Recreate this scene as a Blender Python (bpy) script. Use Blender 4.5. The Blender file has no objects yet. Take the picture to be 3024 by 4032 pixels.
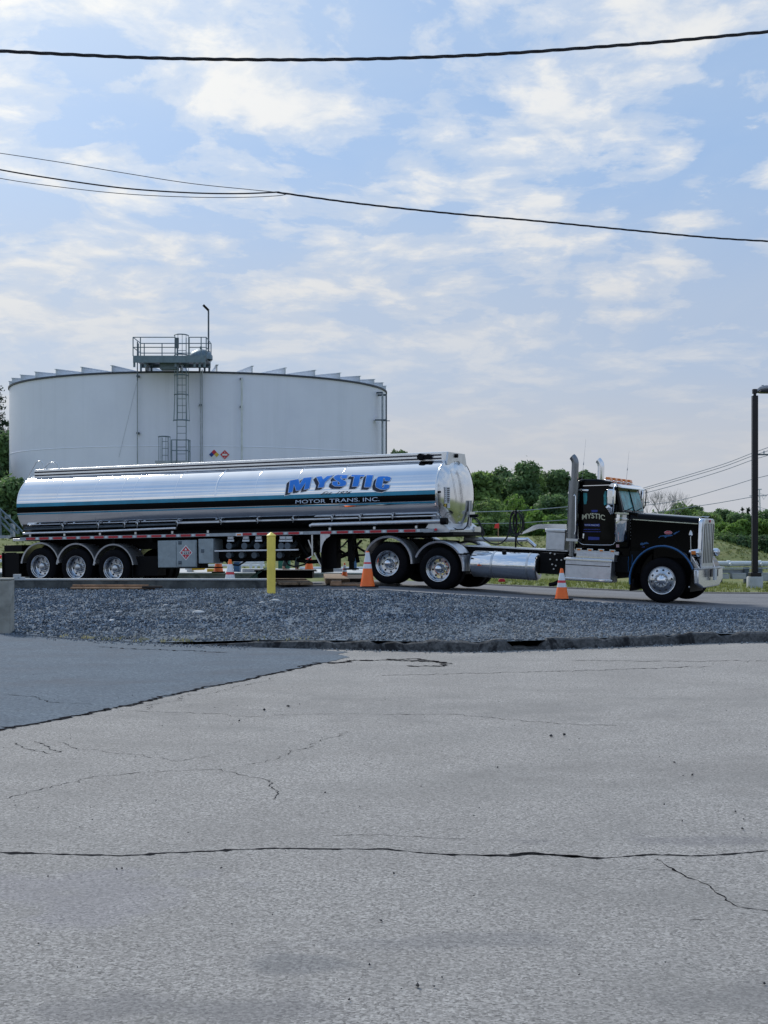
import bpy, bmesh, math, random
import numpy as np
from mathutils import Vector, Matrix, Euler
from math import radians as R, sin, cos, pi
random.seed(7); rng = np.random.default_rng(7)
SC = bpy.context.scene; COL = SC.collection

# ------------------------------------------------------------- camera
FPX = 5824.0; CX, HY = 1512.0, 2120.0; CAMZ = 1.5
cam_d = bpy.data.cameras.new('camera'); cam = bpy.data.objects.new('camera', cam_d); COL.objects.link(cam)
cam.location = (0, 0, CAMZ); cam.rotation_euler = (R(90), 0, 0)
cam_d.sensor_fit = 'VERTICAL'; cam_d.sensor_height = 36; cam_d.lens = 36*FPX/4032
cam_d.shift_y = (HY-2016)/4032; cam_d.clip_start = .1; cam_d.clip_end = 6000
SC.camera = cam

# ------------------------------------------------------------- light
SUN_AZ, SUN_EL = -30.0, 38.0
w = bpy.data.worlds.new('World'); SC.world = w; w.use_nodes = True
nt = w.node_tree; nt.nodes.clear()
def N(tree, t, **kw):
    n = tree.nodes.new(t)
    for k, v in kw.items(): setattr(n, k, v)
    return n
def math_n(tree, op, a, b=None, clamp=False):
    n = N(tree, 'ShaderNodeMath', operation=op); n.use_clamp = clamp
    for i, v in enumerate((a, b)):
        if v is None: continue
        if isinstance(v, (int, float)): n.inputs[i].default_value = v
        else: tree.links.new(v, n.inputs[i])
    return n.outputs[0]
def mixc(tree, f, a, b):
    n = N(tree, 'ShaderNodeMix', data_type='RGBA')
    if isinstance(f, (int, float)): n.inputs[0].default_value = f
    else: tree.links.new(f, n.inputs[0])
    for i, v in ((6, a), (7, b)):
        if isinstance(v, tuple): n.inputs[i].default_value = (*v, 1)
        else: tree.links.new(v, n.inputs[i])
    return n.outputs[2]
def ramp(tree, fac, stops):
    n = N(tree, 'ShaderNodeValToRGB'); el = n.color_ramp.elements
    el[0].position, el[1].position = stops[0][0], stops[-1][0]
    el[0].color, el[1].color = (*[stops[0][1]]*3, 1), (*[stops[-1][1]]*3, 1)
    for p, v in stops[1:-1]:
        e = el.new(p); e.color = (v, v, v, 1)
    n.color_ramp.interpolation = 'EASE'
    tree.links.new(fac, n.inputs[0]); return n.outputs[0]
L_ = nt.links.new
sky = N(nt, 'ShaderNodeTexSky', sky_type='NISHITA'); sky.sun_disc = False
sky.sun_elevation = R(SUN_EL); sky.sun_rotation = R(SUN_AZ)
sky.air_density = 1.0; sky.dust_density = 1.5; sky.ozone_density = 1.5
tc = N(nt, 'ShaderNodeTexCoord')
sep = N(nt, 'ShaderNodeSeparateXYZ'); L_(tc.outputs['Generated'], sep.inputs[0])
zz = math_n(nt, 'MAXIMUM', sep.outputs[2], 0.0)
den = math_n(nt, 'ADD', zz, .16)
px = math_n(nt, 'DIVIDE', sep.outputs[0], den); py = math_n(nt, 'DIVIDE', sep.outputs[1], den)
cmb = N(nt, 'ShaderNodeCombineXYZ'); L_(px, cmb.inputs[0]); L_(py, cmb.inputs[1])
def noise(tree, vec, scale, detail=8, rough=.55, dist=0, loc=(0, 0, 0), sc=(1, 1, 1)):
    m = N(tree, 'ShaderNodeMapping'); m.inputs['Location'].default_value = loc; m.inputs['Scale'].default_value = sc
    tree.links.new(vec, m.inputs[0])
    n = N(tree, 'ShaderNodeTexNoise'); n.inputs['Scale'].default_value = scale; n.inputs['Detail'].default_value = detail
    n.inputs['Roughness'].default_value = rough; n.inputs['Distortion'].default_value = dist
    tree.links.new(m.outputs[0], n.inputs['Vector']); return n.outputs[0]
CLOUD_LOC = (14.28, 18.42, 1.97)
warp = N(nt, 'ShaderNodeTexNoise'); warp.inputs['Scale'].default_value = 1.6; warp.inputs['Detail'].default_value = 4; L_(cmb.outputs[0], warp.inputs['Vector'])
wv = N(nt, 'ShaderNodeVectorMath', operation='MULTIPLY_ADD'); L_(warp.outputs['Color'], wv.inputs[0]); wv.inputs[1].default_value = (.28, .28, 0); L_(cmb.outputs[0], wv.inputs[2])
puff = noise(nt, wv.outputs[0], 4.6, 12, .60, .0, CLOUD_LOC, (1, .9, 1))
veil = noise(nt, cmb.outputs[0], 1.3, 7, .55, .5, (16.02, 8.89, 1), (1, .7, 1))
core = noise(nt, wv.outputs[0], 9.0, 8, .6, .2, (1.3, 9.7, 2))
hi = ramp(nt, zz, [(0.0, .12), (.10, .5), (.17, .95), (.34, 1.0), (.5, .7), (.75, .25)])
gate = ramp(nt, veil, [(.36, .0), (.62, 1.0)])
sx, sy, sz = sin(R(SUN_AZ))*cos(R(SUN_EL)), cos(R(SUN_AZ))*cos(R(SUN_EL)), sin(R(SUN_EL))
dt = N(nt, 'ShaderNodeVectorMath', operation='DOT_PRODUCT'); L_(tc.outputs['Generated'], dt.inputs[0]); dt.inputs[1].default_value = (sx, sy, sz)
dmax = math_n(nt, 'MAXIMUM', dt.outputs['Value'], 0)
glow = math_n(nt, 'POWER', dmax, 11.0)
pm = math_n(nt, 'ADD', math_n(nt, 'ADD', puff, math_n(nt, 'MULTIPLY', gate, .10)), math_n(nt, 'MULTIPLY', glow, .07))
pmask = ramp(nt, pm, [(.49, 0), (.555, .45), (.66, .9)])
pmask = math_n(nt, 'MULTIPLY', pmask, hi)
vmask = ramp(nt, veil, [(.32, .15), (.52, .45), (.72, .8)])
SKYS = .075
base = N(nt, 'ShaderNodeVectorMath', operation='MULTIPLY'); L_(sky.outputs[0], base.inputs[0]); base.inputs[1].default_value = (.80, .90, 1.05)
blue = mixc(nt, .8, base.outputs[0], (2.65, 4.35, 7.2))
veilc = (4.45, 5.65, 7.4)
c1 = mixc(nt, math_n(nt, 'MULTIPLY', math_n(nt, 'MULTIPLY', vmask, .8), ramp(nt, zz, [(0, 1), (.35, 1), (.8, .3)])), blue, veilc)
sh = ramp(nt, math_n(nt, 'ADD', core, math_n(nt, 'MULTIPLY', math_n(nt, 'SUBTRACT', pm, .6), .9)), [(.36, .0), (.66, 1.0)])
cloudc = mixc(nt, sh, (5.6, 6.35, 7.5), (8.1, 8.1, 8.0))
c2 = mixc(nt, pmask, c1, cloudc)
hz = ramp(nt, zz, [(0.0, 1.0), (.05, .88), (.13, .45), (.26, 0)])
c3 = mixc(nt, math_n(nt, 'MULTIPLY', hz, .85), c2, (5.45, 5.42, 5.55))
gl = N(nt, 'ShaderNodeVectorMath', operation='SCALE'); gl.inputs[0].default_value = (4.6, 4.3, 3.4); L_(glow, gl.inputs['Scale'])
c4 = N(nt, 'ShaderNodeVectorMath', operation='ADD'); L_(c3, c4.inputs[0]); L_(gl.outputs[0], c4.inputs[1])
bg = N(nt, 'ShaderNodeBackground'); bg.inputs[1].default_value = SKYS; L_(c4.outputs[0], bg.inputs[0])
wo = N(nt, 'ShaderNodeOutputWorld'); L_(bg.outputs[0], wo.inputs[0])
w.cycles.sampling_method = 'MANUAL'; w.cycles.sample_map_resolution = 1024

sd = bpy.data.lights.new('sun', 'SUN'); sd.energy = 2.2; sd.angle = R(12); sd.color = (1, .95, .86)
so = bpy.data.objects.new('sun', sd); COL.objects.link(so)
so.rotation_euler = Vector((sx, sy, sz)).to_track_quat('Z', 'Y').to_euler(); so.location = (-20, 40, 40)
SC.view_settings.view_transform = 'Standard'; SC.view_settings.look = 'None'
SC.view_settings.exposure = 0.5; SC.view_settings.gamma = 1
SC.cycles.max_bounces = 8; SC.cycles.caustics_reflective = False; SC.cycles.caustics_refractive = False
SC.cycles.sample_clamp_indirect = 6

# ------------------------------------------------------------- materials
def mat(name, col, rough=.6, metal=0.0, var=.12, vscale=4.0, bump=0.0, bscale=30.0, coat=0.0, spec=.5, dirt=None, aniso=None, streak=None):
    m = bpy.data.materials.new(name); m.use_nodes = True; t = m.node_tree; b = t.nodes['Principled BSDF']
    b.inputs['Roughness'].default_value = rough; b.inputs['Metallic'].default_value = metal
    b.inputs['Specular IOR Level'].default_value = spec; b.inputs['Coat Weight'].default_value = coat
    o = N(t, 'ShaderNodeTexCoord').outputs['Object']
    n = noise(t, o, vscale, 5, .6)
    lo = tuple(max(0, c*(1-var)) for c in col); h = tuple(min(1, c*(1+var)) for c in col)
    c = mixc(t, ramp(t, n, [(.3, 0), (.7, 1)]), lo, h)
    if dirt:
        dcol, dscale, dlo, dhi = dirt
        c = mixc(t, ramp(t, noise(t, o, dscale, 7, .65, .5, (4, 4, 4)), [(dlo, 0), (dhi, 1)]), c, dcol)
    if streak:
        scol, ssc, lo_, hi_, amt = streak
        c = mixc(t, math_n(t, 'MULTIPLY', ramp(t, noise(t, o, ssc, 6, .6, .1, (1, 1, 1), (1, 1, .04)), [(lo_, 0), (hi_, 1)]), amt), c, scol)
    t.links.new(c, b.inputs['Base Color'])
    if aniso:
        rr = noise(t, o, 3, 5, .6, 0, (0, 0, 0), aniso)
        t.links.new(math_n(t, 'ADD', math_n(t, 'MULTIPLY', rr, .12), rough-.04), b.inputs['Roughness'])
    if bump:
        bn = N(t, 'ShaderNodeBump'); bn.inputs['Strength'].default_value = bump; bn.inputs['Distance'].default_value = .02
        t.links.new(noise(t, o, bscale, 6, .6), bn.inputs['Height']); t.links.new(bn.outputs[0], b.inputs['Normal'])
    return m
M = {}
M['chrome'] = mat('chrome', (.74, .76, .79), .07, 1, .03)
M['rim'] = mat('polished_wheel_alloy', (.50, .53, .57), .10, 1, .06)
M['stack'] = mat('smoked_stack_steel', (.20, .215, .235), .22, 1, .10, 3)
M['polished'] = mat('polished_tank_skin', (.76, .78, .81), .045, 1, .03, 2, bump=.02, bscale=1.3)
M['alu'] = mat('brushed_aluminium', (.56, .58, .60), .32, 1, .08, 6)
M['treadplate'] = mat('satin_aluminium', (.60, .62, .65), .38, .9, .08, 9, bump=.15, bscale=60)
M['head'] = mat('satin_tank_head', (.66, .68, .70), .13, 1, .05, 3, bump=.02, bscale=3)
M['grey_paint'] = mat('grey_box_paint', (.30, .36, .39), .5, .2, .10, 5, dirt=((.2, .24, .26), 3, .5, .8))
M['white_paint'] = mat('white_paint', (.72, .74, .76), .5, 0, .04)
M['rail_alu'] = mat('bright_rail_aluminium', (.88, .89, .91), .25, .7, .04, 3)
M['post_concrete'] = mat('old_post_concrete', (.33, .325, .29), .9, 0, .2, 4, bump=.5, bscale=14, dirt=((.20, .20, .18), 3, .5, .75))
M['navy'] = mat('navy_stripe', (.006, .008, .03), .3, 0, .1)
M['black_paint'] = mat('black_truck_paint', (.0012, .0012, .002), .10, 0, .1, spec=.14)
M['black'] = mat('black_underframe', (.003, .0035, .004), .6, 0, .3, 8, spec=.15)
M['rubber'] = mat('tyre_rubber', (.005, .005, .007), .8, 0, .25, 9, bump=.3, bscale=60, spec=.12)
M['teal'] = mat('teal_stripe', (.02, .25, .40), .25, .1, .15, 2)
M['band_black'] = mat('gloss_black_band', (.0015, .0015, .002), .2, 0, .1, spec=.12)
M['mystic_blue'] = mat('lettering_blue', (.01, .22, .78), .35, 0, .12, 6)
M['outline'] = mat('lettering_pale_outline', (.62, .74, .90), .4, 0, .03)
M['halo'] = mat('lettering_white_edge', (.82, .85, .88), .4, 0, .03)
M['drop'] = mat('lettering_navy_shade', (.006, .010, .03), .35, 0, .2)
M['red_tape'] = mat('red_reflective_tape', (.45, .015, .03), .3, 0, .1)
M['white_tape'] = mat('silver_reflective_tape', (.60, .64, .68), .3, 0, .06, 20)
M['red'] = mat('red_sign_paint', (.55, .02, .04), .45, 0, .08)
M['sign_blue'] = mat('blue_sign_paint', (.01, .04, .25), .45)
M['sign_yellow'] = mat('yellow_sign_paint', (.65, .45, .05), .45)
M['ink'] = mat('black_ink', (.01, .01, .015), .5)
M['cream'] = mat('cream_lettering', (.62, .60, .42), .5, 0, .2, 30)
M['door_blue'] = mat('blue_lettering', (.012, .035, .26), .4, 0, .15)
M['door_pale'] = mat('pale_lettering', (.42, .45, .62), .4)
M['glass'] = mat('dark_window_glass', (.0015, .002, .003), .05, 0, .1, spec=.14)
M['windshield'] = mat('green_windscreen_glass', (.055, .27, .29), .25, 0, .6, 3.5, spec=.12)
M['amber'] = mat('amber_lens', (.80, .22, .03), .25, 0, .12, 20)
M['lens'] = mat('clear_lens', (.5, .52, .52), .1, .5, .2, 30)
M['cone'] = mat('cone_orange', (1.0, .155, .012), .38, 0, .10, 6, dirt=((.55, .10, .03), 9, .66, .9))
M['cone_band'] = mat('cone_white_band', (.72, .75, .80), .4, 0, .06, dirt=((.35, .36, .38), 12, .6, .9))
M['cone_red'] = mat('cone_red_band', (.70, .05, .06), .5)
M['bollard'] = mat('bollard_yellow', (.93, .72, .13), .5, 0, .07, 3, bump=.08, bscale=9, dirt=((.42, .34, .09), 5, .6, .9))
M['concrete'] = mat('weathered_concrete', (.27, .28, .27), .9, 0, .22, 2.5, bump=.4, bscale=18, dirt=((.10, .11, .11), 1.6, .45, .72))
M['concrete_pale'] = mat('pale_concrete', (.44, .46, .47), .85, 0, .12, 3, bump=.3, bscale=14, dirt=((.26, .28, .29), 2.2, .55, .85))
M['tank_wall'] = mat('storage_tank_paint', (.80, .83, .96), .45, 0, .03, .25, dirt=((.75, .78, .92), .35, .45, .8), streak=((.56, .60, .70), 1.6, .48, .75, .25))
M['tank_trim'] = mat('galvanised_steel', (.34, .38, .42), .5, .5, .15, 4)
M['tank_dark'] = mat('dark_steel', (.10, .13, .16), .6, .3, .2)
M['rail'] = mat('galvanised_handrail', (.16, .22, .26), .5, .5, .15)
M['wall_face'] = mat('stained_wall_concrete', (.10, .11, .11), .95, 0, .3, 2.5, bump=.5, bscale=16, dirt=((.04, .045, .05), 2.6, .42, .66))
M['wood'] = mat('sawn_wood', (.33, .20, .12), .85, 0, .25, 6, bump=.3, bscale=20, dirt=((.10, .06, .04), 5, .55, .8))
M['wood_dark'] = mat('creosoted_wood', (.028, .022, .02), .9, 0, .5, 5, bump=.4, bscale=22)
M['wood_mat'] = mat('worn_timber_mat', (.20, .14, .09), .9, 0, .4, 12, bump=.4, bscale=26)
M['green_tarp'] = mat('green_tarp', (.01, .11, .07), .6, 0, .25, 5)
M['plastic_black'] = mat('black_plastic', (.003, .003, .004), .6, spec=.15)
M['drum_blue'] = mat('blue_drum_plastic', (.03, .10, .20), .5, 0, .3, 5)
M['yellow_plastic'] = mat('yellow_plastic', (.70, .42, .02), .5)
M['hivis'] = mat('hi_vis_yellow_fabric', (.50, .75, .08), .8, 0, .12, 8)
M['trouser'] = mat('dark_green_work_trousers', (.02, .035, .035), .9, 0, .3, 8)
M['skin'] = mat('skin', (.42, .24, .17), .6, 0, .08)
M['hair'] = mat('hard_hat_white', (.7, .7, .7), .4)
M['cable'] = mat('black_cable', (.008, .009, .014), .55, 0, .2)
M['wire_grey'] = mat('grey_conductor', (.30, .33, .38), .6, 0, .1)
M['pylon'] = mat('hazy_galvanised_lattice', (.55, .58, .62), .7, .1, .1)
M['lamp_black'] = mat('dark_bronze_lamp_post', (.010, .010, .014), .35, .3, .2)
M['lampcase'] = mat('grey_lamp_case', (.30, .31, .33), .4, .3, .1)
M['pipe_white'] = mat('pale_pipe_lagging', (.62, .66, .68), .45, .1, .08, 3, dirt=((.40, .44, .46), 4, .6, .85))
M['bark'] = mat('bark', (.09, .07, .055), .95, 0, .35, 6, bump=.5, bscale=25)
M['bark_pale'] = mat('pale_bare_twigs', (.24, .24, .24), .9, 0, .2)
M['stone_dark'] = mat('dark_pebble', (.025, .027, .032), .9, 0, .4)
M['flagred'] = mat('red_fabric', (.80, .05, .05), .7)
M['crack'] = mat('crack_dirt', (.022, .022, .024), .98, 0, .5, 12, spec=.0)

def leaf_mat(name, dark, light, sc=.8):
    m = bpy.data.materials.new(name); m.use_nodes = True; t = m.node_tree; b = t.nodes['Principled BSDF']
    g = N(t, 'ShaderNodeNewGeometry'); o = N(t, 'ShaderNodeTexCoord').outputs['Object']
    n = ramp(t, noise(t, o, sc, 4, .6), [(.33, 0), (.67, 1)])
    f = math_n(t, 'ADD', math_n(t, 'MULTIPLY', n, .65), math_n(t, 'MULTIPLY', g.outputs['Random Per Island'], .4), True)
    t.links.new(mixc(t, f, dark, light), b.inputs['Base Color'])
    b.inputs['Roughness'].default_value = .65; b.inputs['Specular IOR Level'].default_value = .25
    tr = N(t, 'ShaderNodeBsdfTranslucent'); t.links.new(mixc(t, f, dark, light), tr.inputs[0])
    ms = N(t, 'ShaderNodeMixShader'); ms.inputs[0].default_value = .42
    t.links.new(b.outputs[0], ms.inputs[1]); t.links.new(tr.outputs[0], ms.inputs[2])
    t.links.new(ms.outputs[0], t.nodes['Material Output'].inputs[0]); return m
LEAF = [leaf_mat('mid_green_leaves', (.04, .09, .034), (.28, .42, .13)),
        leaf_mat('deep_green_leaves', (.030, .072, .036), (.19, .31, .12)),
        leaf_mat('bright_green_leaves', (.04, .09, .02), (.22, .38, .08)),
        leaf_mat('dusty_green_leaves', (.035, .075, .035), (.16, .26, .11)),
        leaf_mat('pine_needles', (.004, .018, .010), (.025, .065, .032), 1.4)]

def ground_mat(name, base, dark, light, fine, coarse, stain=None, bump=.5, bscale=120, rough=.95, spots=None, fines=.5):
    m = bpy.data.materials.new(name); m.use_nodes = True; t = m.node_tree; b = t.nodes['Principled BSDF']
    b.inputs['Roughness'].default_value = rough; b.inputs['Specular IOR Level'].default_value = .25
    o = N(t, 'ShaderNodeTexCoord').outputs['Object']
    vo = N(t, 'ShaderNodeTexVoronoi'); vo.inputs['Scale'].default_value = fine; t.links.new(o, vo.inputs['Vector'])
    sx_ = N(t, 'ShaderNodeSeparateColor'); t.links.new(vo.outputs['Color'], sx_.inputs[0])
    f1 = math_n(t, 'ADD', math_n(t, 'MULTIPLY', sx_.outputs[0], .7), math_n(t, 'MULTIPLY', ramp(t, noise(t, o, fine*.5, 3, .7), [(.35, 0), (.65, 1)]), .3))
    f2 = ramp(t, noise(t, o, coarse, 6, .6), [(.3, 0), (.7, 1)])
    c = mixc(t, f1, dark, light)
    f3 = ramp(t, noise(t, o, fine*.22, 4, .7, 0, (5, 3, 1)), [(.34, 0), (.66, 1)])
    c = mixc(t, math_n(t, 'MULTIPLY', f3, fines), c, base)
    c = mixc(t, math_n(t, 'MULTIPLY', f2, .35), c, tuple(x*.72 for x in base))
    if stain:
        scol, ssc, lo, hi_, amt = stain
        sm = ramp(t, noise(t, o, ssc, 6, .6, .8, (7, 1, 3), (1, 1.6, 1)), [(lo, 0), (hi_, 1)])
        c = mixc(t, math_n(t, 'MULTIPLY', sm, amt), c, scol)
    if spots:
        for (x, y, rx, ry, amt, col) in spots:
            mp = N(t, 'ShaderNodeMapping'); mp.vector_type = 'POINT'
            mp.inputs['Location'].default_value = (-x/rx, -y/ry, 0); mp.inputs['Scale'].default_value = (1/rx, 1/ry, 0)
            nz = N(t, 'ShaderNodeTexNoise'); nz.inputs['Scale'].default_value = 2.2; t.links.new(o, nz.inputs['Vector'])
            t.links.new(o, mp.inputs[0])
            ln = N(t, 'ShaderNodeVectorMath', operation='LENGTH'); t.links.new(mp.outputs[0], ln.inputs[0])
            dd = math_n(t, 'ADD', ln.outputs['Value'], math_n(t, 'MULTIPLY', math_n(t, 'SUBTRACT', nz.outputs[0], .5), 3.4))
            k = ramp(t, dd, [(.25, 1), (1.0, 0)])
            c = mixc(t, math_n(t, 'MULTIPLY', k, amt), c, col)
    t.links.new(c, b.inputs['Base Color'])
    bn = N(t, 'ShaderNodeBump'); bn.inputs['Strength'].default_value = bump; bn.inputs['Distance'].default_value = .01
    t.links.new(noise(t, o, bscale, 5, .7), bn.inputs['Height']); t.links.new(bn.outputs[0], b.inputs['Normal'])
    return m

# ------------------------------------------------------------- mesh helpers
class MB:
    def __init__(s): s.v = []; s.f = []; s.m = []; s.cur = 0
    def add(s, vs, fs):
        o = len(s.v); s.v += [tuple(p) for p in vs]
        for f in fs: s.f.append(tuple(i+o for i in f)); s.m.append(s.cur)
        return s
    def box(s, a, b):
        (x0, y0, z0), (x1, y1, z1) = a, b
        x0, x1 = sorted((x0, x1)); y0, y1 = sorted((y0, y1)); z0, z1 = sorted((z0, z1))
        return s.add([(x0,y0,z0),(x1,y0,z0),(x1,y1,z0),(x0,y1,z0),(x0,y0,z1),(x1,y0,z1),(x1,y1,z1),(x0,y1,z1)],
                     [(0,3,2,1),(4,5,6,7),(0,1,5,4),(1,2,6,5),(2,3,7,6),(3,0,4,7)])
    def beam(s, p, q, wd, ht, up=(0, 0, 1)):
        p, q = Vector(p), Vector(q); d = (q-p).normalized(); u = Vector(up)
        if abs(d.dot(u)) > .98: u = Vector((1, 0, 0))
        sd_ = d.cross(u).normalized()*wd/2; uu = sd_.cross(d).normalized()*ht/2
        vs = [p-sd_-uu, p+sd_-uu, p+sd_+uu, p-sd_+uu, q-sd_-uu, q+sd_-uu, q+sd_+uu, q-sd_+uu]
        return s.add(vs, [(0,1,2,3),(4,7,6,5),(0,4,5,1),(1,5,6,2),(2,6,7,3),(3,7,4,0)])
    def tube(s, pts, r, n=10, cap=True):
        pts = [Vector(p) for p in pts]; k = len(pts); rs = r if isinstance(r, (list, tuple)) else [r]*k
        t0 = (pts[1]-pts[0]).normalized(); a = Vector((0, 0, 1)) if abs(t0.z) < .9 else Vector((1, 0, 0))
        u = t0.cross(a).normalized(); vs = []
        for i, p in enumerate(pts):
            t = (pts[min(i+1, k-1)]-pts[max(i-1, 0)]).normalized()
            u = (u-t*u.dot(t)).normalized(); v = t.cross(u)
            for j in range(n):
                an = 2*pi*j/n; vs.append(p+(u*cos(an)+v*sin(an))*rs[i])
        fs = [(i*n+j, i*n+(j+1) % n, (i+1)*n+(j+1) % n, (i+1)*n+j) for i in range(k-1) for j in range(n)]
        if cap: fs += [tuple(reversed(range(n))), tuple(range((k-1)*n, k*n))]
        return s.add(vs, fs)
    def lathe(s, prof, c=(0, 0, 0), axis='z', n=32, a0=0, a1=2*pi):
        full = abs(a1-a0-2*pi) < 1e-6; m = n if full else n+1; vs = []
        for r, h in prof:
            for j in range(m):
                an = a0+(a1-a0)*j/n; x, y = r*cos(an), r*sin(an)
                p = (x, y, h) if axis == 'z' else ((x, h, y) if axis == 'y' else (h, x, y))
                vs.append((c[0]+p[0], c[1]+p[1], c[2]+p[2]))
        fs = []
        for i in range(len(prof)-1):
            for j in range(n):
                k = (j+1) % m if full else j+1
                fs.append((i*m+j, i*m+k, (i+1)*m+k, (i+1)*m+j))
        return s.add(vs, fs)
    def prism(s, poly, fn, t0, t1):       # poly 2D, fn(x,y,t)->3D
        n = len(poly)
        vs = [fn(x, y, t0) for x, y in poly]+[fn(x, y, t1) for x, y in poly]
        fs = [tuple(range(n)), tuple(reversed(range(n, 2*n)))]+[(i, i+n, (i+1) % n+n, (i+1) % n) for i in range(n)]
        return s.add(vs, fs)
    def grid(s, rows):
        n = len(rows[0]); vs = [p for r_ in rows for p in r_]
        return s.add(vs, [(i*n+j, i*n+j+1, (i+1)*n+j+1, (i+1)*n+j) for i in range(len(rows)-1) for j in range(n-1)])
    def build(s, name, mats, parent=None, smooth=35, bevel=0, loc=None, fix=True):
        me = bpy.data.meshes.new(name)
        vs = s.v
        if loc is not None: vs = [(a-loc[0], b-loc[1], c-loc[2]) for a, b, c in vs]
        me.from_pydata(vs, [], s.f)
        mats = mats if isinstance(mats, (list, tuple)) else [mats]
        for m_ in mats: me.materials.append(m_)
        if len(mats) > 1: me.polygons.foreach_set('material_index', s.m)
        if fix:
            bm = bmesh.new(); bm.from_mesh(me); bmesh.ops.recalc_face_normals(bm, faces=bm.faces[:]); bm.to_mesh(me); bm.free()
        if smooth:
            me.polygons.foreach_set('use_smooth', [True]*len(me.polygons)); me.set_sharp_from_angle(angle=R(smooth))
        me.update()
        o = bpy.data.objects.new(name, me); COL.objects.link(o)
        if loc is not None: o.location = loc
        if parent: o.parent = parent
        if bevel:
            b = o.modifiers.new('bevel', 'BEVEL'); b.width = bevel; b.segments = 2; b.limit_method = 'ANGLE'; b.angle_limit = R(40)
        return o
def tag(o, label=None, cat=None, group=None, kind=None):
    if label: o['label'] = label
    if cat: o['category'] = cat
    if group: o['group'] = group
    if kind: o['kind'] = kind
    return o
def empty(name, loc=(0, 0, 0), rot=(0, 0, 0), **kw):
    o = bpy.data.objects.new(name, None); COL.objects.link(o); o.location = loc; o.rotation_euler = rot
    o.empty_display_size = .3
    return tag(o, **kw)
def kids(o): return [c for c in COL.objects if c.parent == o]
def copy_tree(o, parent=None, **kw):
    c = o.copy(); COL.objects.link(c)
    if parent: c.parent = parent
    for k in ('label', 'category', 'group'):
        if k in c and k == 'label' and kw.get('label'): c[k] = kw['label']
    for ch in kids(o): copy_tree(ch, c)
    return c
def W(x, y, Y): return Vector(((x-CX)/FPX*Y, Y, CAMZ+(HY-y)/FPX*Y))
class Frame:
    def __init__(s, loc, rz, pitch):
        s.loc = Vector(loc); s.rot = (0, R(pitch), R(rz))
        s.M = Matrix.Translation(s.loc) @ Euler(s.rot, 'XYZ').to_matrix().to_4x4(); s.Mi = s.M.inverted()
        s.o = s.Mi @ Vector((0, 0, CAMZ)); s.R3 = s.Mi.to_3x3()
    def L(s, x, y, v):
        d = s.R3 @ Vector(((x-CX)/FPX, 1, (HY-y)/FPX)); t = (v-s.o.y)/d.y; p = s.o+d*t
        return p.x, p.z
    def P(s, x, y, v): u, w_ = s.L(x, y, v); return Vector((u, v, w_))
def text2d(txt, shear=0, bold=0, space=1.0):
    c = bpy.data.curves.new('t', 'FONT'); c.body = txt; c.shear = shear; c.offset = bold; c.space_character = space; c.size = 1
    o = bpy.data.objects.new('t', c); COL.objects.link(o); bpy.context.view_layer.update()
    me = bpy.data.meshes.new_from_object(o.evaluated_get(bpy.context.evaluated_depsgraph_get()))
    vs = [(v.co.x, v.co.y) for v in me.vertices]; fs = [tuple(p.vertices) for p in me.polygons]
    bpy.data.objects.remove(o); bpy.data.curves.remove(c); bpy.data.meshes.remove(me)
    x0 = min(v[0] for v in vs); x1 = max(v[0] for v in vs); y0 = min(v[1] for v in vs); y1 = max(v[1] for v in vs)
    return [((x-x0)/(x1-x0), (y-y0)/(y1-y0)) for x, y in vs], fs
def put_text(mb, txt, fn, **kw):       # fn(s in 0..1, t in 0..1) -> 3D
    vs, fs = text2d(txt, **kw); mb.add([fn(x, y) for x, y in vs], fs); return mb
def smooth01(t): t = max(0, min(1, t)); return t*t*(3-2*t)
def interp(x, pts):
    if x <= pts[0][0]: return pts[0][1]
    for (a, b), (c, d) in zip(pts, pts[1:]):
        if x <= c: return b+(d-b)*(x-a)/(c-a)
    return pts[-1][1]
# ------------------------------------------------------------- terrain
def hR(x): return interp(x, [(-11, .24), (-9, .235), (-7, .21), (-4, .22), (-1.5, .30), (0, .34), (1.4, .27), (3.5, .17), (6.2, .055), (8, -.03), (12, -.05), (40, -.1)])
KERB = [(-60, 40), (-24, 28.5), (-6.2, 23.6), (-5.04, 22.4), (-4.1, 21.6), (-3.27, 21.1), (-2.48, 20.65), (-1.79, 20.36), (-.73, 20.04), (.3, 19.67), (1.3, 19.54), (2.37, 20.04), (3.49, 20.55), (4.69, 21.2), (5.56, 21.4), (9, 22.2), (20, 24), (60, 30)]
def kerbY(x): return interp(x, KERB)
NEAR = [(-20, 34.1), (-2.6, 34.1), (-2.3, 33.9), (0, 33.45), (2.15, 32.4), (4, 32.0), (6, 31.4), (8, 30.6), (20, 26.5), (45, 20)]
def nearY(x): return interp(x, NEAR)
FARY = 41.6
def ground_z(x, y):
    a = hR(x)
    z = a-.15 if y < 41.0 else a-.01+.06*smooth01((y-41)/4)
    fx = interp(x, [(12.6, 1), (18.2, 0)])
    up = smooth01((y-51)/7)*(1-smooth01((y-62)/9))
    z += (1.55-z)*up*fx
    if y > 62: z = z*(1-smooth01((y-70)/60))
    return z
xs = sorted(set([-2500, -900, -400, -200, -110, -60] + [i*1.0 for i in range(-40, 41)] + [60, 110, 200, 400, 900, 2500]))
ys = [-800, -300, -100, -40, 0, 20, 30, 38, 40.9, 41.1, 42, 43, 44, 46, 48, 50]+[51+i*.7 for i in range(32)]+[76, 85, 100, 120, 160, 250, 400, 800, 1600, 4000]
g = MB(); g.grid([[(x, y, ground_z(x, y)+(-.25 if y < 41 else 0)+(random.uniform(-.04, .04) if 46 < y < 75 else 0)) for x in xs] for y in ys])
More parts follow.
